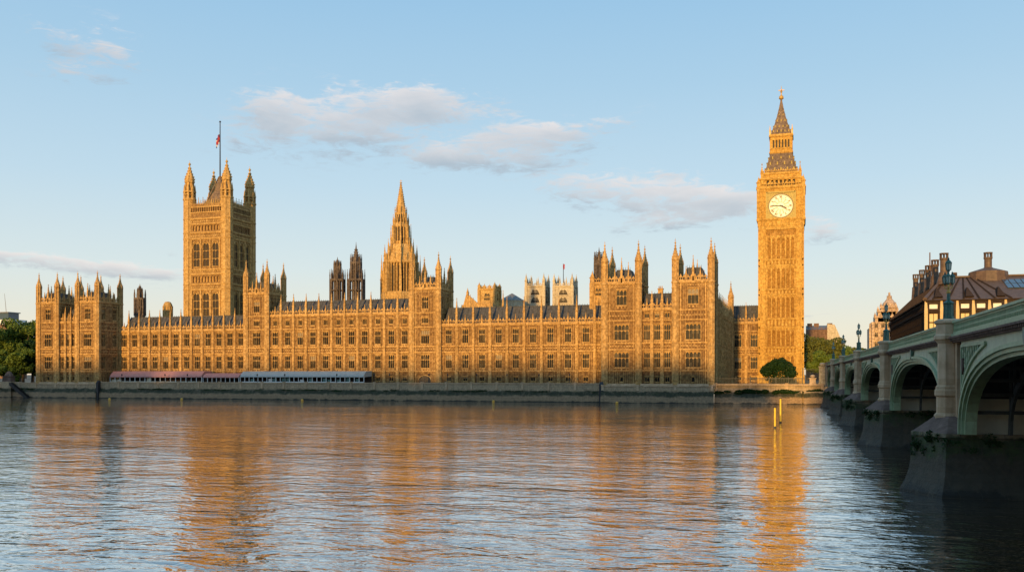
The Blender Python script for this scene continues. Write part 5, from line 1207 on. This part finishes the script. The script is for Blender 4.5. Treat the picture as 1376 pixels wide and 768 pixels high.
for side, b0, sg in ((0, 1.0, -1), (1, WID, 1)):
    TF = TBF(b0, sg)
    for i in range(-1, NP+1):
        a0, a1 = (i-1)*PS+PT, i*PS            # clear opening between pier i-1 and pier i
        c = (a0+a1)/2; hs = (a1-a0)/2
        if a0 < -70 and side: continue
        inn = [(c+u, SPR+z) for u, z in sup(hs-.55, CRI-SPR)]; out = [(c+u, SPR+z) for u, z in sup(hs, CRO-SPR)]; mid = [(c+u, SPR+z) for u, z in sup(hs-.28, (CRI+CRO)/2-SPR)]
        sp_ = MB()
        for k in range(len(out)-1):
            sp_.prism(TF, [out[k], out[k+1], (out[k+1][0], CB), (out[k][0], CB)], -.35, 0)
        sp_.build('spandrel', 'cream_iron', root_b)
        rg = MB()
        for k in range(len(out)-1):
            rg.prism(TF, [mid[k], mid[k+1], out[k+1], out[k]], -.4, .26); rg.prism(TF, [inn[k], inn[k+1], mid[k+1], mid[k]], -.5, .10)
        i2 = [(c+u, SPR+z) for u, z in sup(hs-.8, CRI-.25-SPR)]
        for k in range(len(out)-1): rg.prism(TF, [i2[k], i2[k+1], inn[k+1], inn[k]], -.9, -.12)
        rg.build('arch_ring', 'green_iron', root_b)
        if side == 0 or i in (0, 1):
            # triangular traceried panels in the spandrel corners
            pn_ = MB()
            for s in (-1, 1):
                e = c+s*hs
                def cz_(a): x_ = min(1, abs(a-c)/hs); return SPR+(CRO-SPR)*(1-x_**2.5)**.4+.75
                us_ = np.linspace(.7, 9.2, 36); zt_ = CB-.35
                P = [(e-s*u, max(6.4, cz_(e-s*u))) for u in us_]; P = [p_ for p_ in P if p_[1] < zt_-.1]
                if len(P) < 3: continue
                pl = [(e-s*.7, zt_), (P[-1][0], zt_)]+P[::-1]
                pn_.cur = 1; pn_.prism(TF, pl, -.02, .03); pn_.cur = 0
                ed = [(e-s*.7, 6.4)]+P[1:]+[(e-s*.7, zt_)]
                loop = [(e-s*.7, zt_)]+[(P[-1][0], zt_-.02)]+P[::-1]+[(e-s*.7, zt_)]
                for q in range(len(loop)-1):
                    (ua, za), (ub, zb) = loop[q], loop[q+1]; L_ = math.hypot(ub-ua, zb-za)+1e-6; nx, nz = -(zb-za)/L_*.09, (ub-ua)/L_*.09
                    pn_.prism(TF, [(ua+nx, za+nz), (ua-nx, za-nz), (ub-nx, zb-nz), (ub+nx, zb+nz)], 0, .16)
                for u in np.arange(1.3, 7.5, .8):
                    a_ = e-s*u; z_ = max(6.4, cz_(a_))
                    if z_ > zt_-.5: break
                    pn_.prism(TF, [(a_-.06, z_), (a_+.06, z_), (a_+.06, zt_), (a_-.06, zt_)], 0, .12)
                    zz = z_+.5
                    while zz < zt_-.4:
                        for dd in (-1, 1): pn_.prism(TF, [(a_, zz-.05), (a_+dd*.38, zz+.32), (a_+dd*.38, zz+.44), (a_, zz+.07)], 0, .1)
                        zz += .8
                sh = e-s*1.35; pn_.cur = 2
                pn_.prism(TF, [(sh-.3, 9.6), (sh, 9.1), (sh+.3, 9.6), (sh+.3, 10.3), (sh-.3, 10.3)], .02, .2); pn_.cur = 0
            if pn_.v: pn_.build('spandrel_panel', ['green_iron', 'green_mid', 'granite_cap'], root_b)
            # crest over the crown
            cs2 = MB(); cs2.prism(TF, [(c-.34, CB+.1), (c-.42, CB-.25), (c-.25, CB-.7), (c, CB-.95), (c+.25, CB-.7), (c+.42, CB-.25), (c+.34, CB+.1)], .05, .3)
            for s in (-1, 1): cs2.prism(TF, [(c+s*.75, CB-.15), (c+s*.42, CB-.5), (c+s*.42, CB)], .05, .2)
            cs2.build('crest', 'green_mid', root_b)
        # cornice + parapet over this bay, to the middle of each pier
        p0, p1 = a0-PT/2+.9, a1+PT/2-.9
        co = MB(); co.box(TF, p0-.1, p1+.1, -.3, .22, CB, CB+.12); co.box(TF, p0-.1, p1+.1, -.3, .5, CB+.30, CB+.44); co.cur = 0
        nn = int((p1-p0)/.42)
        for k in range(nn): u = p0+(p1-p0)*(k+.5)/nn; co.box(TF, u-.10, u+.10, -.1, .42, CB+.12, CB+.30)
        co.box(TF, p0-.1, p1+.1, -.3, .2, CB+.12, CB+.30)
        co.build('cornice', 'granite_cap', root_b)
        pa = MB(); zb = CB+.44; zt = 13.2
        pa.box(TF, p0, p1, -.25, .30, zb, zb+.22); pa.box(TF, p0, p1, -.25, .16, zb+.22, zb+.38); pa.box(TF, p0, p1, -.05, .02, zb+.38, zt-.2)
        pa.box(TF, p0, p1, -.22, .24, zt-.16, zt); pa.box(TF, p0, p1, -.12, .12, zt-.28, zt-.16)
        nn = int((p1-p0)/(.42 if side == 0 else 1.2)); zl, zh = zb+.38, zt-.28; zc_ = (zl+zh)/2
        for k in range(nn):
            u = p0+(p1-p0)*(k+.5)/nn; s_ = (p1-p0)/nn/2
            pa.box(TF, u+s_-.04, u+s_+.04, 0, .12, zl, zh)
            if side == 0: pa.prism(TF, [(u-s_+.03, zl), (u-s_*.2, zc_), (u-s_+.03, zh)], 0, .10); pa.prism(TF, [(u+s_-.03, zl), (u+s_-.03, zh), (u+s_*.2, zc_)], 0, .10)
        pa.box(TF, p0, p1, .02, .11, zc_-.04, zc_+.04)
        pa.build('parapet', 'green_iron', root_b)
# arched ribs, bracing and soffit under each span
for i in range(-1, NP+1):
    a0, a1 = (i-1)*PS+PT, i*PS; c = (a0+a1)/2; hs = (a1-a0)/2; rb = MB()
    up = [(c+u, SPR+z) for u, z in sup(hs-.1, CRO-.1-SPR)]; dn = [(c+u, SPR+z) for u, z in sup(hs-.75, CRI-.15-SPR)]
    for b in np.arange(4.2, WID-1, 3.6):
        tf = TBF(b)
        for k in range(len(up)-1): rb.prism(tf, [dn[k], dn[k+1], up[k+1], up[k]], -.1, .1)
        for k in range(2, len(up)-2, 2): rb.prism(tf, [(up[k][0]-.08, up[k][1]), (up[k][0]+.08, up[k][1]), (up[k][0]+.08, 11.5), (up[k][0]-.08, 11.5)], -.08, .08)
    for k in range(2, len(up)-2, 2):
        u, z = up[k]; rb.box(BTR, u-.1, u+.1, 1.4, WID-.6, z-.35, z-.1)
    rb.build('arch_ribs', 'rib_iron', root_b)
    sf = MB(); sf.box(BTR, a0, a1, 1.4, WID-.5, 11.30, 11.48); sf.build('soffit', 'blackened', root_b)
# piers
hexp = [(0, 0), (PT/2, -1.9), (PT, 0), (PT, WID+1), (PT/2, WID+2.9), (0, WID+1)]
def pier(i):
    a0 = i*PS; mb = MB(); cx_, cy_ = PT/2, (WID+1)/2
    lev = [(-2, 1.0), (.2, .75), (.9, .45), (1.8, .22), (3.4, .08), (4.35, 0), (4.4, .12), (4.7, .12), (4.7, .1)]
    rings = []
    for z, off in lev:
        rg = []
        for (a, b) in hexp:
            sa = 1 if a > cx_ else (-1 if a < cx_ else 0); sb = 1 if b > cy_ else -1
            rg.append(bt(a0+a+sa*off, b+sb*off*(1.3 if a == PT/2 else .55), z))
        rings.append(rg)
    for j in range(len(rings)-1):
        for k in range(6): mb.poly([rings[j][k], rings[j][(k+1) % 6], rings[j+1][(k+1) % 6], rings[j+1][k]])
    mb.poly(rings[-1]); p = mb.build('pier', 'pier_base', root_b)
    cw = []
    gg = random.Random(70+i)
    for q in range(26):
        u = gg.random(); a_, b_ = ((PT/2)*u, -1.9*u) if gg.random() < .55 else (-.05, (WID*.8)*u)
        w_ = bt(a0+a_-.05, b_-.05, 0); cw.append((w_[0], w_[1], 4.45-gg.random()**2*1.3, gg.uniform(.2, .7), gg.uniform(.2, .7) if b_ > 0 else .25, gg.uniform(.15, .5)))
    v, f = leafcloud(cw, 1500, .09, 90+i); wd = leafobj('hanging_weed', v, f, 'leaf_dark', p); wd['kind'] = 'stuff'
    cp = MB()
    for b0, sg in ((0, 1), (WID+1, -1)):
        tip = bt(a0+PT/2, b0-sg*1.95, 4.7); l = bt(a0-.1, b0, 4.7); r = bt(a0+PT+.1, b0, 4.7); u1 = bt(a0+PT/2-1.2, b0+sg*.5, 5.9); u2 = bt(a0+PT/2+1.2, b0+sg*.5, 5.9); bl = bt(a0-.1, b0+sg*1.4, 4.7); br = bt(a0+PT+.1, b0+sg*1.4, 4.7); ul = bt(a0+PT/2-1.4, b0+sg*1.4, 5.9); ur = bt(a0+PT/2+1.4, b0+sg*1.4, 5.9)
        um = bt(a0+PT/2, b0-sg*.3, 5.9)
        for q in ((l, tip, um, u1), (tip, r, u2, um), (l, u1, ul, bl), (r, br, ur, u2), (bl, ul, ur, br), (u1, um, u2, ur, ul)): cp.poly(q)
    cp.build('cutwater_cap', 'granite_cap', p)
    bd = MB(); bd.box(BTR, a0+.45, a0+PT-.45, 1.5, WID-.5, 4.7, 7.3); bd.build('pier_wall', 'pale_wall', p); bd = MB(); bd.box(BTR, a0+.8, a0+PT-.8, 1.5, WID-.5, 7.3, 11.3); bd.build('haunch_wall', 'blackened', p)
    for b0 in (.66, WID+.34):
        pl = MB(); q = bt(a0+PT/2, b0, 0); r = .88
        pl.lathe(q[0], q[1], [(r*1.22, 5.5), (r*1.22, 5.95), (r*1.02, 6.15), (r*1.02, 7.35), (r*1.18, 7.5), (r*1.18, 7.85), (r*1.08, 8.0), (r*1.08, 8.15), (r*.93, 8.3), (r*.9, 11.5), (r*1.1, 11.75), (r*1.24, 11.85), (r*1.24, 12.1), (r*1.05, 12.25), (r*1.05, 13.0), (r*1.2, 13.1), (r*1.2, 13.3), (r*.9, 13.42)], 8, BT_ang+math.pi/8)
        pl.box(BTR, a0+PT/2-1.5, a0+PT/2+1.5, b0+(.35 if b0 < 5 else -.9), b0+(.9 if b0 < 5 else -.35), 5.5, CB)
        pl.build('pillar', 'granite', p)
for i in range(-1, NP): pier(i)
# abutment
ab = MB(); ab.box(BTR, NP*PS-.5, NP*PS+40, .6, WID+.6, -2, CB+.4); ab.box(BTR, NP*PS, NP*PS+60, .8, 1.4, CB+.4, 13.2); ab.box(BTR, NP*PS, NP*PS+60, WID-1, WID-.4, CB+.4, 13.2); ab.build('abutment', 'granite', root_b)

# lamps on the pillars
def lamp(i, label, far=False):
    b0 = .66 if not far else WID+.34
    q = bt(i*PS+PT/2, b0, 13.42); x, y, z = q; root = empty('bridge_lamp', q, label, 'street lamp', 'three-lantern lamps on the bridge')
    mb = MB(); mb.lathe(x, y, [(.42, z), (.42, z+.12), (.32, z+.18), (.32, z+1.15), (.42, z+1.2), (.42, z+1.3), (.16, z+1.45), (.12, z+2.0)], 8)
    for k in range(4): a = k*math.pi/2+BT_ang; mb.tube((x+.34*math.cos(a), y+.34*math.sin(a), z+.1), (x+.3*math.cos(a), y+.3*math.sin(a), z+1.25), .06)
    mb.build('pedestal', 'lamp_green', root)
    p = MB(); p.lathe(x, y, [(.12, z+2.0), (.17, z+2.05), (.17, z+2.15), (.09, z+2.25), (.08, z+3.0), (.07, z+3.75)], 8)
    for k in range(3):
        a = k*2*math.pi/3+BT_ang-math.pi/2+.3; ex, ey = x+.30*math.cos(a), y+.30*math.sin(a)
        p.tube((x, y, z+2.35), (x+.3*math.cos(a), y+.3*math.sin(a), z+2.45), .05); p.tube((x+.3*math.cos(a), y+.3*math.sin(a), z+2.45), (ex, ey, z+2.75), .045)
    p.build('post', 'gold', root)
    def lant(ex, ey, z0, s):
        g = MB(); g.lathe(ex, ey, [(.10*s, z0), (.2*s, z0+.08*s), (.24*s, z0+.62*s)], 6); go = g.build('lantern', 'lampglass', root)
        c = MB(); c.lathe(ex, ey, [(.28*s, z0+.62*s), (.28*s, z0+.68*s), (.15*s, z0+.84*s), (.08*s, z0+.9*s), (.09*s, z0+.98*s), (.02, z0+1.12*s)], 6)
        for k in range(6): a = k*math.pi/3+math.pi/6; c.tube((ex+.2*s*math.cos(a), ey+.2*s*math.sin(a), z0+.06*s), (ex+.25*s*math.cos(a), ey+.25*s*math.sin(a), z0+.64*s), .025*s, 4)
        c.lathe(ex, ey, [(.06*s, z0-.1*s), (.14*s, z0)], 6); c.build('lantern_frame', 'lamp_green', go)
    for k in range(3):
        a = k*2*math.pi/3+BT_ang-math.pi/2+.3; lant(x+.30*math.cos(a), y+.30*math.sin(a), z+2.75, .85)
    lant(x, y, z+3.75, .95)
ords = ['nearest lamp on the bridge, on the thickest pillar in view', 'second nearest bridge lamp, in front of the ornate domed building', 'third nearest bridge lamp, against open sky between trees and domed building', 'fourth bridge lamp, against the sunlit trees', 'farthest bridge lamp, beside the gate piers']
for i in range(NP): lamp(i, ords[i])

# ------------------------------------------------------------------ right-hand buildings
# big brown-roofed office building
PX0, PY0, PX1, PY1 = 39.0, 330.0, 39.0+75, 452.0
ZE = Z(1245, 403, PY0); ZB = 8.0
root = empty('office_building', ((PX0+PX1)/2, PY0, ZB), 'big office block with brown bronze roof and tall chimneys at the right edge', 'building')
mb = MB(); sp_bars = MB(); shade_bars = MB(); FL = [(ZE-3.0, ZE-1.2), (ZE-9.3, ZE-4.3), (ZE-14.6, ZE-10.2), (ZE-19.6, ZE-15.6)]
wlist = []
for k, (t, ln) in enumerate(faces(PX0, PX1, PY0, PY1)):
    if k not in (0, 3): mb.wall(t, 0, ln, ZB-6, ZE); continue
    pitch = 4.6 if k == 0 else 5.1; n = int(ln/pitch); s = ln/n; ops = []
    for i in range(n):
        c = s*(i+.5)
        for fi, (z0, z1) in enumerate(FL): ops.append((c-s*.29, c+s*.29, z0, z1)); wlist.append((k, fi, t, c, z0, s*.58, z1-z0))
    mb.wall(t, 0, ln, ZB-6, ZE, ops, .7 if k == 0 else .12)
    for i in range(n+1):
        u = s*i; bars = sp_bars if k == 0 else shade_bars; bars.mark(); hb_, db_ = (.5, .7) if k == 0 else (.3, .08); bars.box(t, u-hb_, u+hb_, 0, db_, ZB-6, ZE-3.3); bars.frus(t, (u-hb_, u+hb_, 0, db_), ZE-3.3, (u-hb_*.6, u+hb_*.6, -.5, .1), ZE-.3)  # left-face piers dark: that side's shade is put into their colour
    mb.box(t, -.4, ln+.4, -.3, .55, ZE-3.75, ZE-3.35); mb.box(t, -.4, ln+.4, -.3, .75, ZE-.3, ZE)
mb.build('wall', 'portdark', root); build_each(sp_bars, 'stone_pier', 'portstone', root); build_each(shade_bars, 'shade_toned_pier', 'portdark', root)
_pw = {}
for (k, fi, t, c, z0, w, h) in wlist:
    pane_ = 'blind' if k == 0 and fi > 0 else ('white' if fi == 0 and k == 0 else ('blind_pane' if (int(c*7)+fi) % 4 == 0 else 'glass')); key = (round(w, 2), round(h, 2), pane_)
    if key not in _pw:
        f = MB()
        for u in (-w/2+.06, 0, w/2-.06) if h > 3 else (-w/2+.06, w/2-.06): f.box(WT, u-.06, u+.06, -.5, -.2, .01, h-.01)
        for z in ((.08, h*.38, h*.42, h-.08) if h > 3 else (.08, h-.08)): f.box(WT, -w/2+.12, w/2-.12, -.5, -.2, z-.07, z+.07)
        g = MB(); g.box(WT, -w/2+.02, w/2-.02, -.64, -.6, .02, h-.02); _pw[key] = (mesh_of('window', f, 'portdark'), mesh_of('pane', g, pane_))
    if k == 3 and fi == 3: continue
    o = inst('window', _pw[key][0], root, t(c, 0 if k == 0 else .5, z0), t.a); inst('pane', _pw[key][1], o, wl[o])
# roof: steep hipped with ridges
rbm = MB(); rf = MB(); zr = Z(1310, 372, PY0+26); insf, insl = 26.0, 9.0
A = [(PX0-.6, PY0-.6, ZE), (PX1, PY0-.6, ZE), (PX1, PY1, ZE), (PX0-.6, PY1, ZE)]; B = [(PX0+insl, PY0+insf, zr), (PX1, PY0+insf, zr), (PX1, PY1-5, zr), (PX0+insl, PY1-5, zr)]
for k in range(4): rf.poly([A[k], A[(k+1) % 4], B[(k+1) % 4], B[k]])
rf.poly(B)
def slope_pt(side, u, q):   # side 0 front (u=x), side 3 left (u=y); q 0 eave .. 1 ridge
    return ((u, PY0-.6+(insf+.6)*q, ZE+(zr-ZE)*q) if side == 0 else (PX0-.6+(insl+.6)*q, u, ZE+(zr-ZE)*q))
for x in np.arange(PX0+2, PX1, 4.6):      # standing ribs converging in fans to the chimney heads
    hub = PX0+16+round((x-PX0-16)/27)*27; a = Vector(slope_pt(0, x, 0)); b = Vector(slope_pt(0, hub+(x-hub)*.25 if x > PX0+3 else PX0+insl, .96)); rbm.mark(); rbm.tube(a+Vector((0, -.1, .1)), b+Vector((0, -.1, .15)), .36, 4, .22)
for y in np.arange(PY0+2, PY1, 5.1): a = Vector(slope_pt(3, y, 0)); b = Vector(slope_pt(3, min(max(y, PY0+insf), PY1-5), .97)); rbm.mark(); rbm.tube(a+Vector((-.1, 0, .1)), b+Vector((-.1, 0, .15)), .35, 4, .25)
rf.tube((PX0-.3, PY0-.3, ZE+.2), (PX0+insl, PY0+insf, zr+.2), .8, 5, .5); rf.box(WT, PX0+insl, PX1, -PY0-insf-.6, -PY0-insf+.6, zr, zr+.5)
ro = rf.build('roof', 'portroof', root); build_each(rbm, 'roof_rib', 'portdark', ro)
dm = MB(); gl = MB()
for x in np.arange(PX0+4, PX1-2, 9.2):
    z0 = ZE+1.0; yb = PY0+.4; dm.mark(); dm.hexa([(x-1.3, yb+.2, z0), (x+1.3, yb+.2, z0), (x+1.3, yb+5.0, z0), (x-1.3, yb+5.0, z0), (x-.15, yb+5.6, z0+3.3), (x+.15, yb+5.6, z0+3.3), (x+.15, yb+8, z0+3.3), (x-.15, yb+8, z0+3.3)])
build_each(dm, 'gablet', 'portdark', ro)
g = MB(); xg = X(1355, PY0+10)
for i in range(12):
    for j in range(2):
        q0, q1 = .42+.2*j, .6+.2*j; a = slope_pt(0, xg+1.9*i, q0); b = slope_pt(0, xg+1.9*i+1.6, q1)
        g.mark(); g.hexa([(a[0], a[1]-.3, a[2]+.3), (b[0], a[1]-.3, a[2]+.3), (b[0], a[1], a[2]), (a[0], a[1], a[2]), (a[0], b[1]-.3, b[2]+.3), (b[0], b[1]-.3, b[2]+.3), (b[0], b[1], b[2]), (a[0], b[1], b[2])])
build_each(g, 'roof_window', 'blueglass', ro)
# chimneys: (px, y, py top, py neck, half width px)
for (px, y, pt, pn_, hw, fl_) in ((1230.5, 440, 368.5, 386, 3.6, 3), (1239, 415, 362.5, 380, 3.6, 3), (1247.5, 392, 356.5, 374, 4, 3), (1256.5, 370, 349, 371, 4.6, 3), (1268.5, 348, 340, 366, 5.2, 3.5), (1327.7, 357, 339, 360, 5.0, 9.5), (1342, 372, 365, 374, 3.4, 4), (1283, 372, 366, 374, 2.5, 3)):
    k = y/(((px-688)/FPX*ST+CT))/FPX; x = X(px, y); zt, zn = Z(px, pt, y), Z(px, pn_, y); r = hw*k; c = MB()
    c.lathe(x, y, [(r*fl_*.55, zr-3.0), (r*fl_*.5 if fl_ > 5 else r*1.3, max(zn-1.4, zr-2)), (r*1.25, zn), (r*.95, zn+.3), (r*.95, zt-2.4), (r*1.1, zt-2.2), (r*1.1, zt-1.7)], 12)
    for e in range(8): a = e*math.pi/4; c.tube((x+r*.95*math.cos(a), y+r*.95*math.sin(a), zt-1.7), (x+r*.95*math.cos(a), y+r*.95*math.sin(a), zt-.3), .16, 4)
    c.lathe(x, y, [(r*1.12, zt-.35), (r*1.12, zt)], 12); c.build('chimney', 'portroof', ro)
fp = MB(); x, y = X(1249.5, 388), 388; fp.lathe(x, y, [(.3, zr), (.22, Z(1249.5, 339, 388))], 6); fp.build('roof_mast', 'brick', ro)

# ornate domed building on the far bank
y = 458; root = empty('ornate_domed_building', (X(1190, y), y, Z_T), 'cream and pink ornate building with stepped gables and dome beyond the bridge', 'building')
k = y/(((1190-688)/FPX*ST+CT))/FPX
mb = MB(); ops = []; t = T(X(1173, y), y, 0); Wd = X(1209, y)-X(1173, y); zt = Z(1190, 432, y); wlist = []
for fl_ in range(7):
    for i in range(4): c = Wd*(i+.5)/4; z0 = 9+fl_*4.3; (z0+2.6 < zt) and ops.append((c-.75, c+.75, z0, z0+2.6))
for tk_, (tt, ln) in enumerate(faces(X(1173, y), X(1209, y), y, y+16)):
    mb.wall(tt, 0, ln, Z_T-2, zt, ops if tk_ == 0 else ())
    for z in np.arange(8, zt, 4.3): string(mb, tt, -.2, ln+.2, z, .4, .35)
    for i in range(5): u = ln*i/4; mb.box(tt, u-.35, u+.35, 0, .5, Z_T, zt)
mb.poly([(X(1173, y), y, zt), (X(1209, y), y, zt), (X(1209, y), y+16, zt), (X(1173, y), y+16, zt)])
sh = [(1173, 446), (1179, 430), (1184, 415), (1190, 404), (1199, 404), (1206, 412), (1209, 432)]
# stepped gable rising to the cupola
for (p0, p1, pa_, dep_) in ((1176, 1207, 424, 12), (1180, 1206, 416, 10), (1184, 1204, 411, 8)):
    a_, b_ = X(p0, y)-t.x, X(p1, y)-t.x; mb.box(t, a_, b_, -dep_, -1, zt, Z(1190, pa_, y)); string(mb, t, a_, b_, Z(1190, pa_, y)-.5, -.6, .5)
    for u in np.linspace(a_, b_, 5): pinn(mb, t, u, -1.0, Z(1190, pa_, y)-1, Z(1190, pa_-5, y), .45)
mb.build('wall', 'pinkstone', root)
for (a_, b_, z0, z1) in ops: window(root, t, (a_+b_)/2, z0, b_-a_, z1-z0, 2, 1, stone_='pinkstone')
dmb = MB(); dx, dy = X(1195, y+7), y+7; d0 = Z(1195, 412, y); d1 = Z(1195, 397, y); dt = Z(1195, 391, y)
dmb.lathe(dx, dy, [(9.5*k, d0-3), (9.5*k, d0), (9.8*k, d0+.5), (8.8*k, d0+2), (6.5*k, d1-2.2), (3.6*k, d1-1), (3.2*k, d1), (3.4*k, d1+.4), (1.6*k, dt-1.5), (.4, dt)], 12); dmb.build('dome', 'pinkstone', root)
wg = MB(); t2 = T(X(1168, y+4), y+4, 0); wg.box(t2, 0, X(1174, y+4)-t2.x, -14, 0, Z_T, Z(1171, 440, y)); battlement(wg, t2, 0, X(1174, y+4)-t2.x, Z(1171, 440, y), 1.8); wg.build('side_wall', 'pinkstone', root)

# gabled building behind the trees
y = 560; x0, x1 = X(1083, y), X(1124, y); zt = Z(1105, 443, y); root = empty('gabled_building', ((x0+x1)/2, y, Z_T), 'brown building with a sunlit pale gable behind the trees right of the clock tower', 'building')
mb = MB(); xm = X(1119, y); closed_body(mb, x0, xm, y, y+20, Z_T, zt)
for i in range(8):
    u = (xm-x0)*(i+.5)/8; mb.box(T(x0, y, 0), u-.9, u+.9, 0, .25, zt-5, zt-1.5)
battlement(mb, T(x0, y, 0), 0, xm-x0, zt, 1.2, 2.5); mb.build('wall', 'brick', root)
gb = MB(); t = T(xm, y-1, 0); z_ = lambda py: Z(1119, py, y); w_ = x1+4-xm
gb.prism(t, [(-3, 6), (w_, 6), (w_, z_(460)), (w_-1.5, z_(456)), (w_-3, z_(447)), (1, z_(436)), (-3, z_(435))], -14, 0); gb.build('gable_wall', 'pale_stone', root)
wn_ = MB()
for i in range(2):
    for j in range(3): wn_.mark(); wn_.box(t, -1+i*4, .6+i*4, 0.02, .12, z_(455)-j*5-3, z_(455)-j*5)
build_each(wn_, 'window', 'portdark', root)
rf = MB(); rf.poly([(x0, y, zt), (xm, y, zt), (xm, y+10, zt+3), (x0, y+10, zt+3)]); rf.poly([(x0, y+20, zt), (x0, y+10, zt+3), (xm, y+10, zt+3), (xm, y+20, zt)]); ro2 = rf.build('roof', 'lead', root)
c = MB()
for px in (1088, 1097, 1115): x = X(px, y+8); c.mark(); c.box(T(x, y+8, 0), -1.4, 1.4, -1, 1, zt, zt+4.2)
build_each(c, 'chimney', 'brick', ro2)

# far left: crane and glazed building beyond the trees
y = 620; x = X(14, y); root = empty('distant_building', (x, y, Z_T), 'white building with blue glass storey behind the trees at far left', 'building')
x0, x1 = X(-10, y), X(17, y); mb = MB(); z1, z2 = Z(8, 429, y), Z(8, 420, y); closed_body(mb, x0, x1, y, y+15, Z_T, z1-4); mb.build('wall', 'brick', root); mb = MB(); closed_body(mb, x0, x1, y-.3, y+15.3, z1-4, z1); mb.build('upper_wall', 'white', root); mb = MB(); closed_body(mb, x0, X(10, y), y+1, y+12, z1, z2); mb.build('glazed_storey', 'blueglass', root)
mb = MB(); mb.box(WT, x0, X(11, y), -y-13, -y, z2, z2+.8); mb.build('roof', 'lead', root)
y = 640; x = X(9, y); root = empty('crane', (x, y, Z_T), 'thin lattice crane jib leaning above the trees at far left', 'crane')
z0, z1 = Z(9, 425, y), Z(6, 394, y); mb = MB(); mb.tube((x, y, Z_T), (x, y, z0), .35, 6); mb.build('mast', 'lead', root); mb = MB(); xe = X(6, y)
for dx in (-.35, .35): mb.tube((x+dx, y, z0), (xe, y, z1), .12, 4)
for q in np.linspace(0, .95, 12): mb.tube((x+(xe-x)*q-.3*(1-q), y, z0+(z1-z0)*q), (x+(xe-x)*(q+.05)+.3*(1-q), y, z0+(z1-z0)*(q+.05)), .09, 4)
mb.build('jib', 'lead', root)

# ------------------------------------------------------------------ opposite (near) bank, behind the camera: unseen blocks, sized to shade palace foot and bridge
def bankblock(x0, x1, z, label, y=-95, dep=25):
    root = empty('unseen_shade_block', ((x0+x1)/2, y, 5), label, 'building', 'unseen blocks added on the near bank for shade'); mb = MB(); closed_body(mb, x0, x1, y-dep, y, 5, z)
    n = int((x1-x0)/6)
    for i in range(n):
        for zz in np.arange(8, z-3, 4): mb.box(T(x1, y, R(180)), 6*i+2, 6*i+4, 0, .1, zz, zz+2.2)
    mb.build('wall', 'brick', root); r2_ = MB(); r2_.frus(WT, (x0, x1, -y, -y+dep), z, (x0+6, x1-6, -y+8, -y+dep-8), z+5); r2_.build('roof', 'slate', root)
SHB = 0.0
_te = math.tan(SUN_EL)/abs(math.cos(SUN_AZ)); _tx = math.sin(SUN_AZ)/math.cos(SUN_AZ)     # per metre of y
def caster(xt0, xt1, yt, zt, label, y=-95):
    d = yt-y; x0 = xt0-_tx*d; x1 = xt1-_tx*d; bankblock(min(x0, x1), max(x0, x1), zt+d*_te-5, label, y)
caster(-330, -234, 300, 13.5, 'unseen brick shade block behind the viewer, farthest left')
caster(-233.8, -127, 300, 13, 'unseen brick shade block behind the viewer, second from left')
caster(-126.8, -71, 300, 14.0, 'taller unseen brick shade block behind the viewer, in the middle')
caster(-70.8, -24.2, 300, 13.5, 'unseen brick shade block behind the viewer, second from right')
bankblock(-5, 15, 62, 'tall unseen shade block behind the viewer near the bridge foot', y=-60)
bankblock(17, 70, 40, 'long low unseen shade block behind the viewer by the bridge foot', y=-60)
caster(-24, -7, 300, 8.5, 'low unseen brick shade block behind the viewer, farthest right')
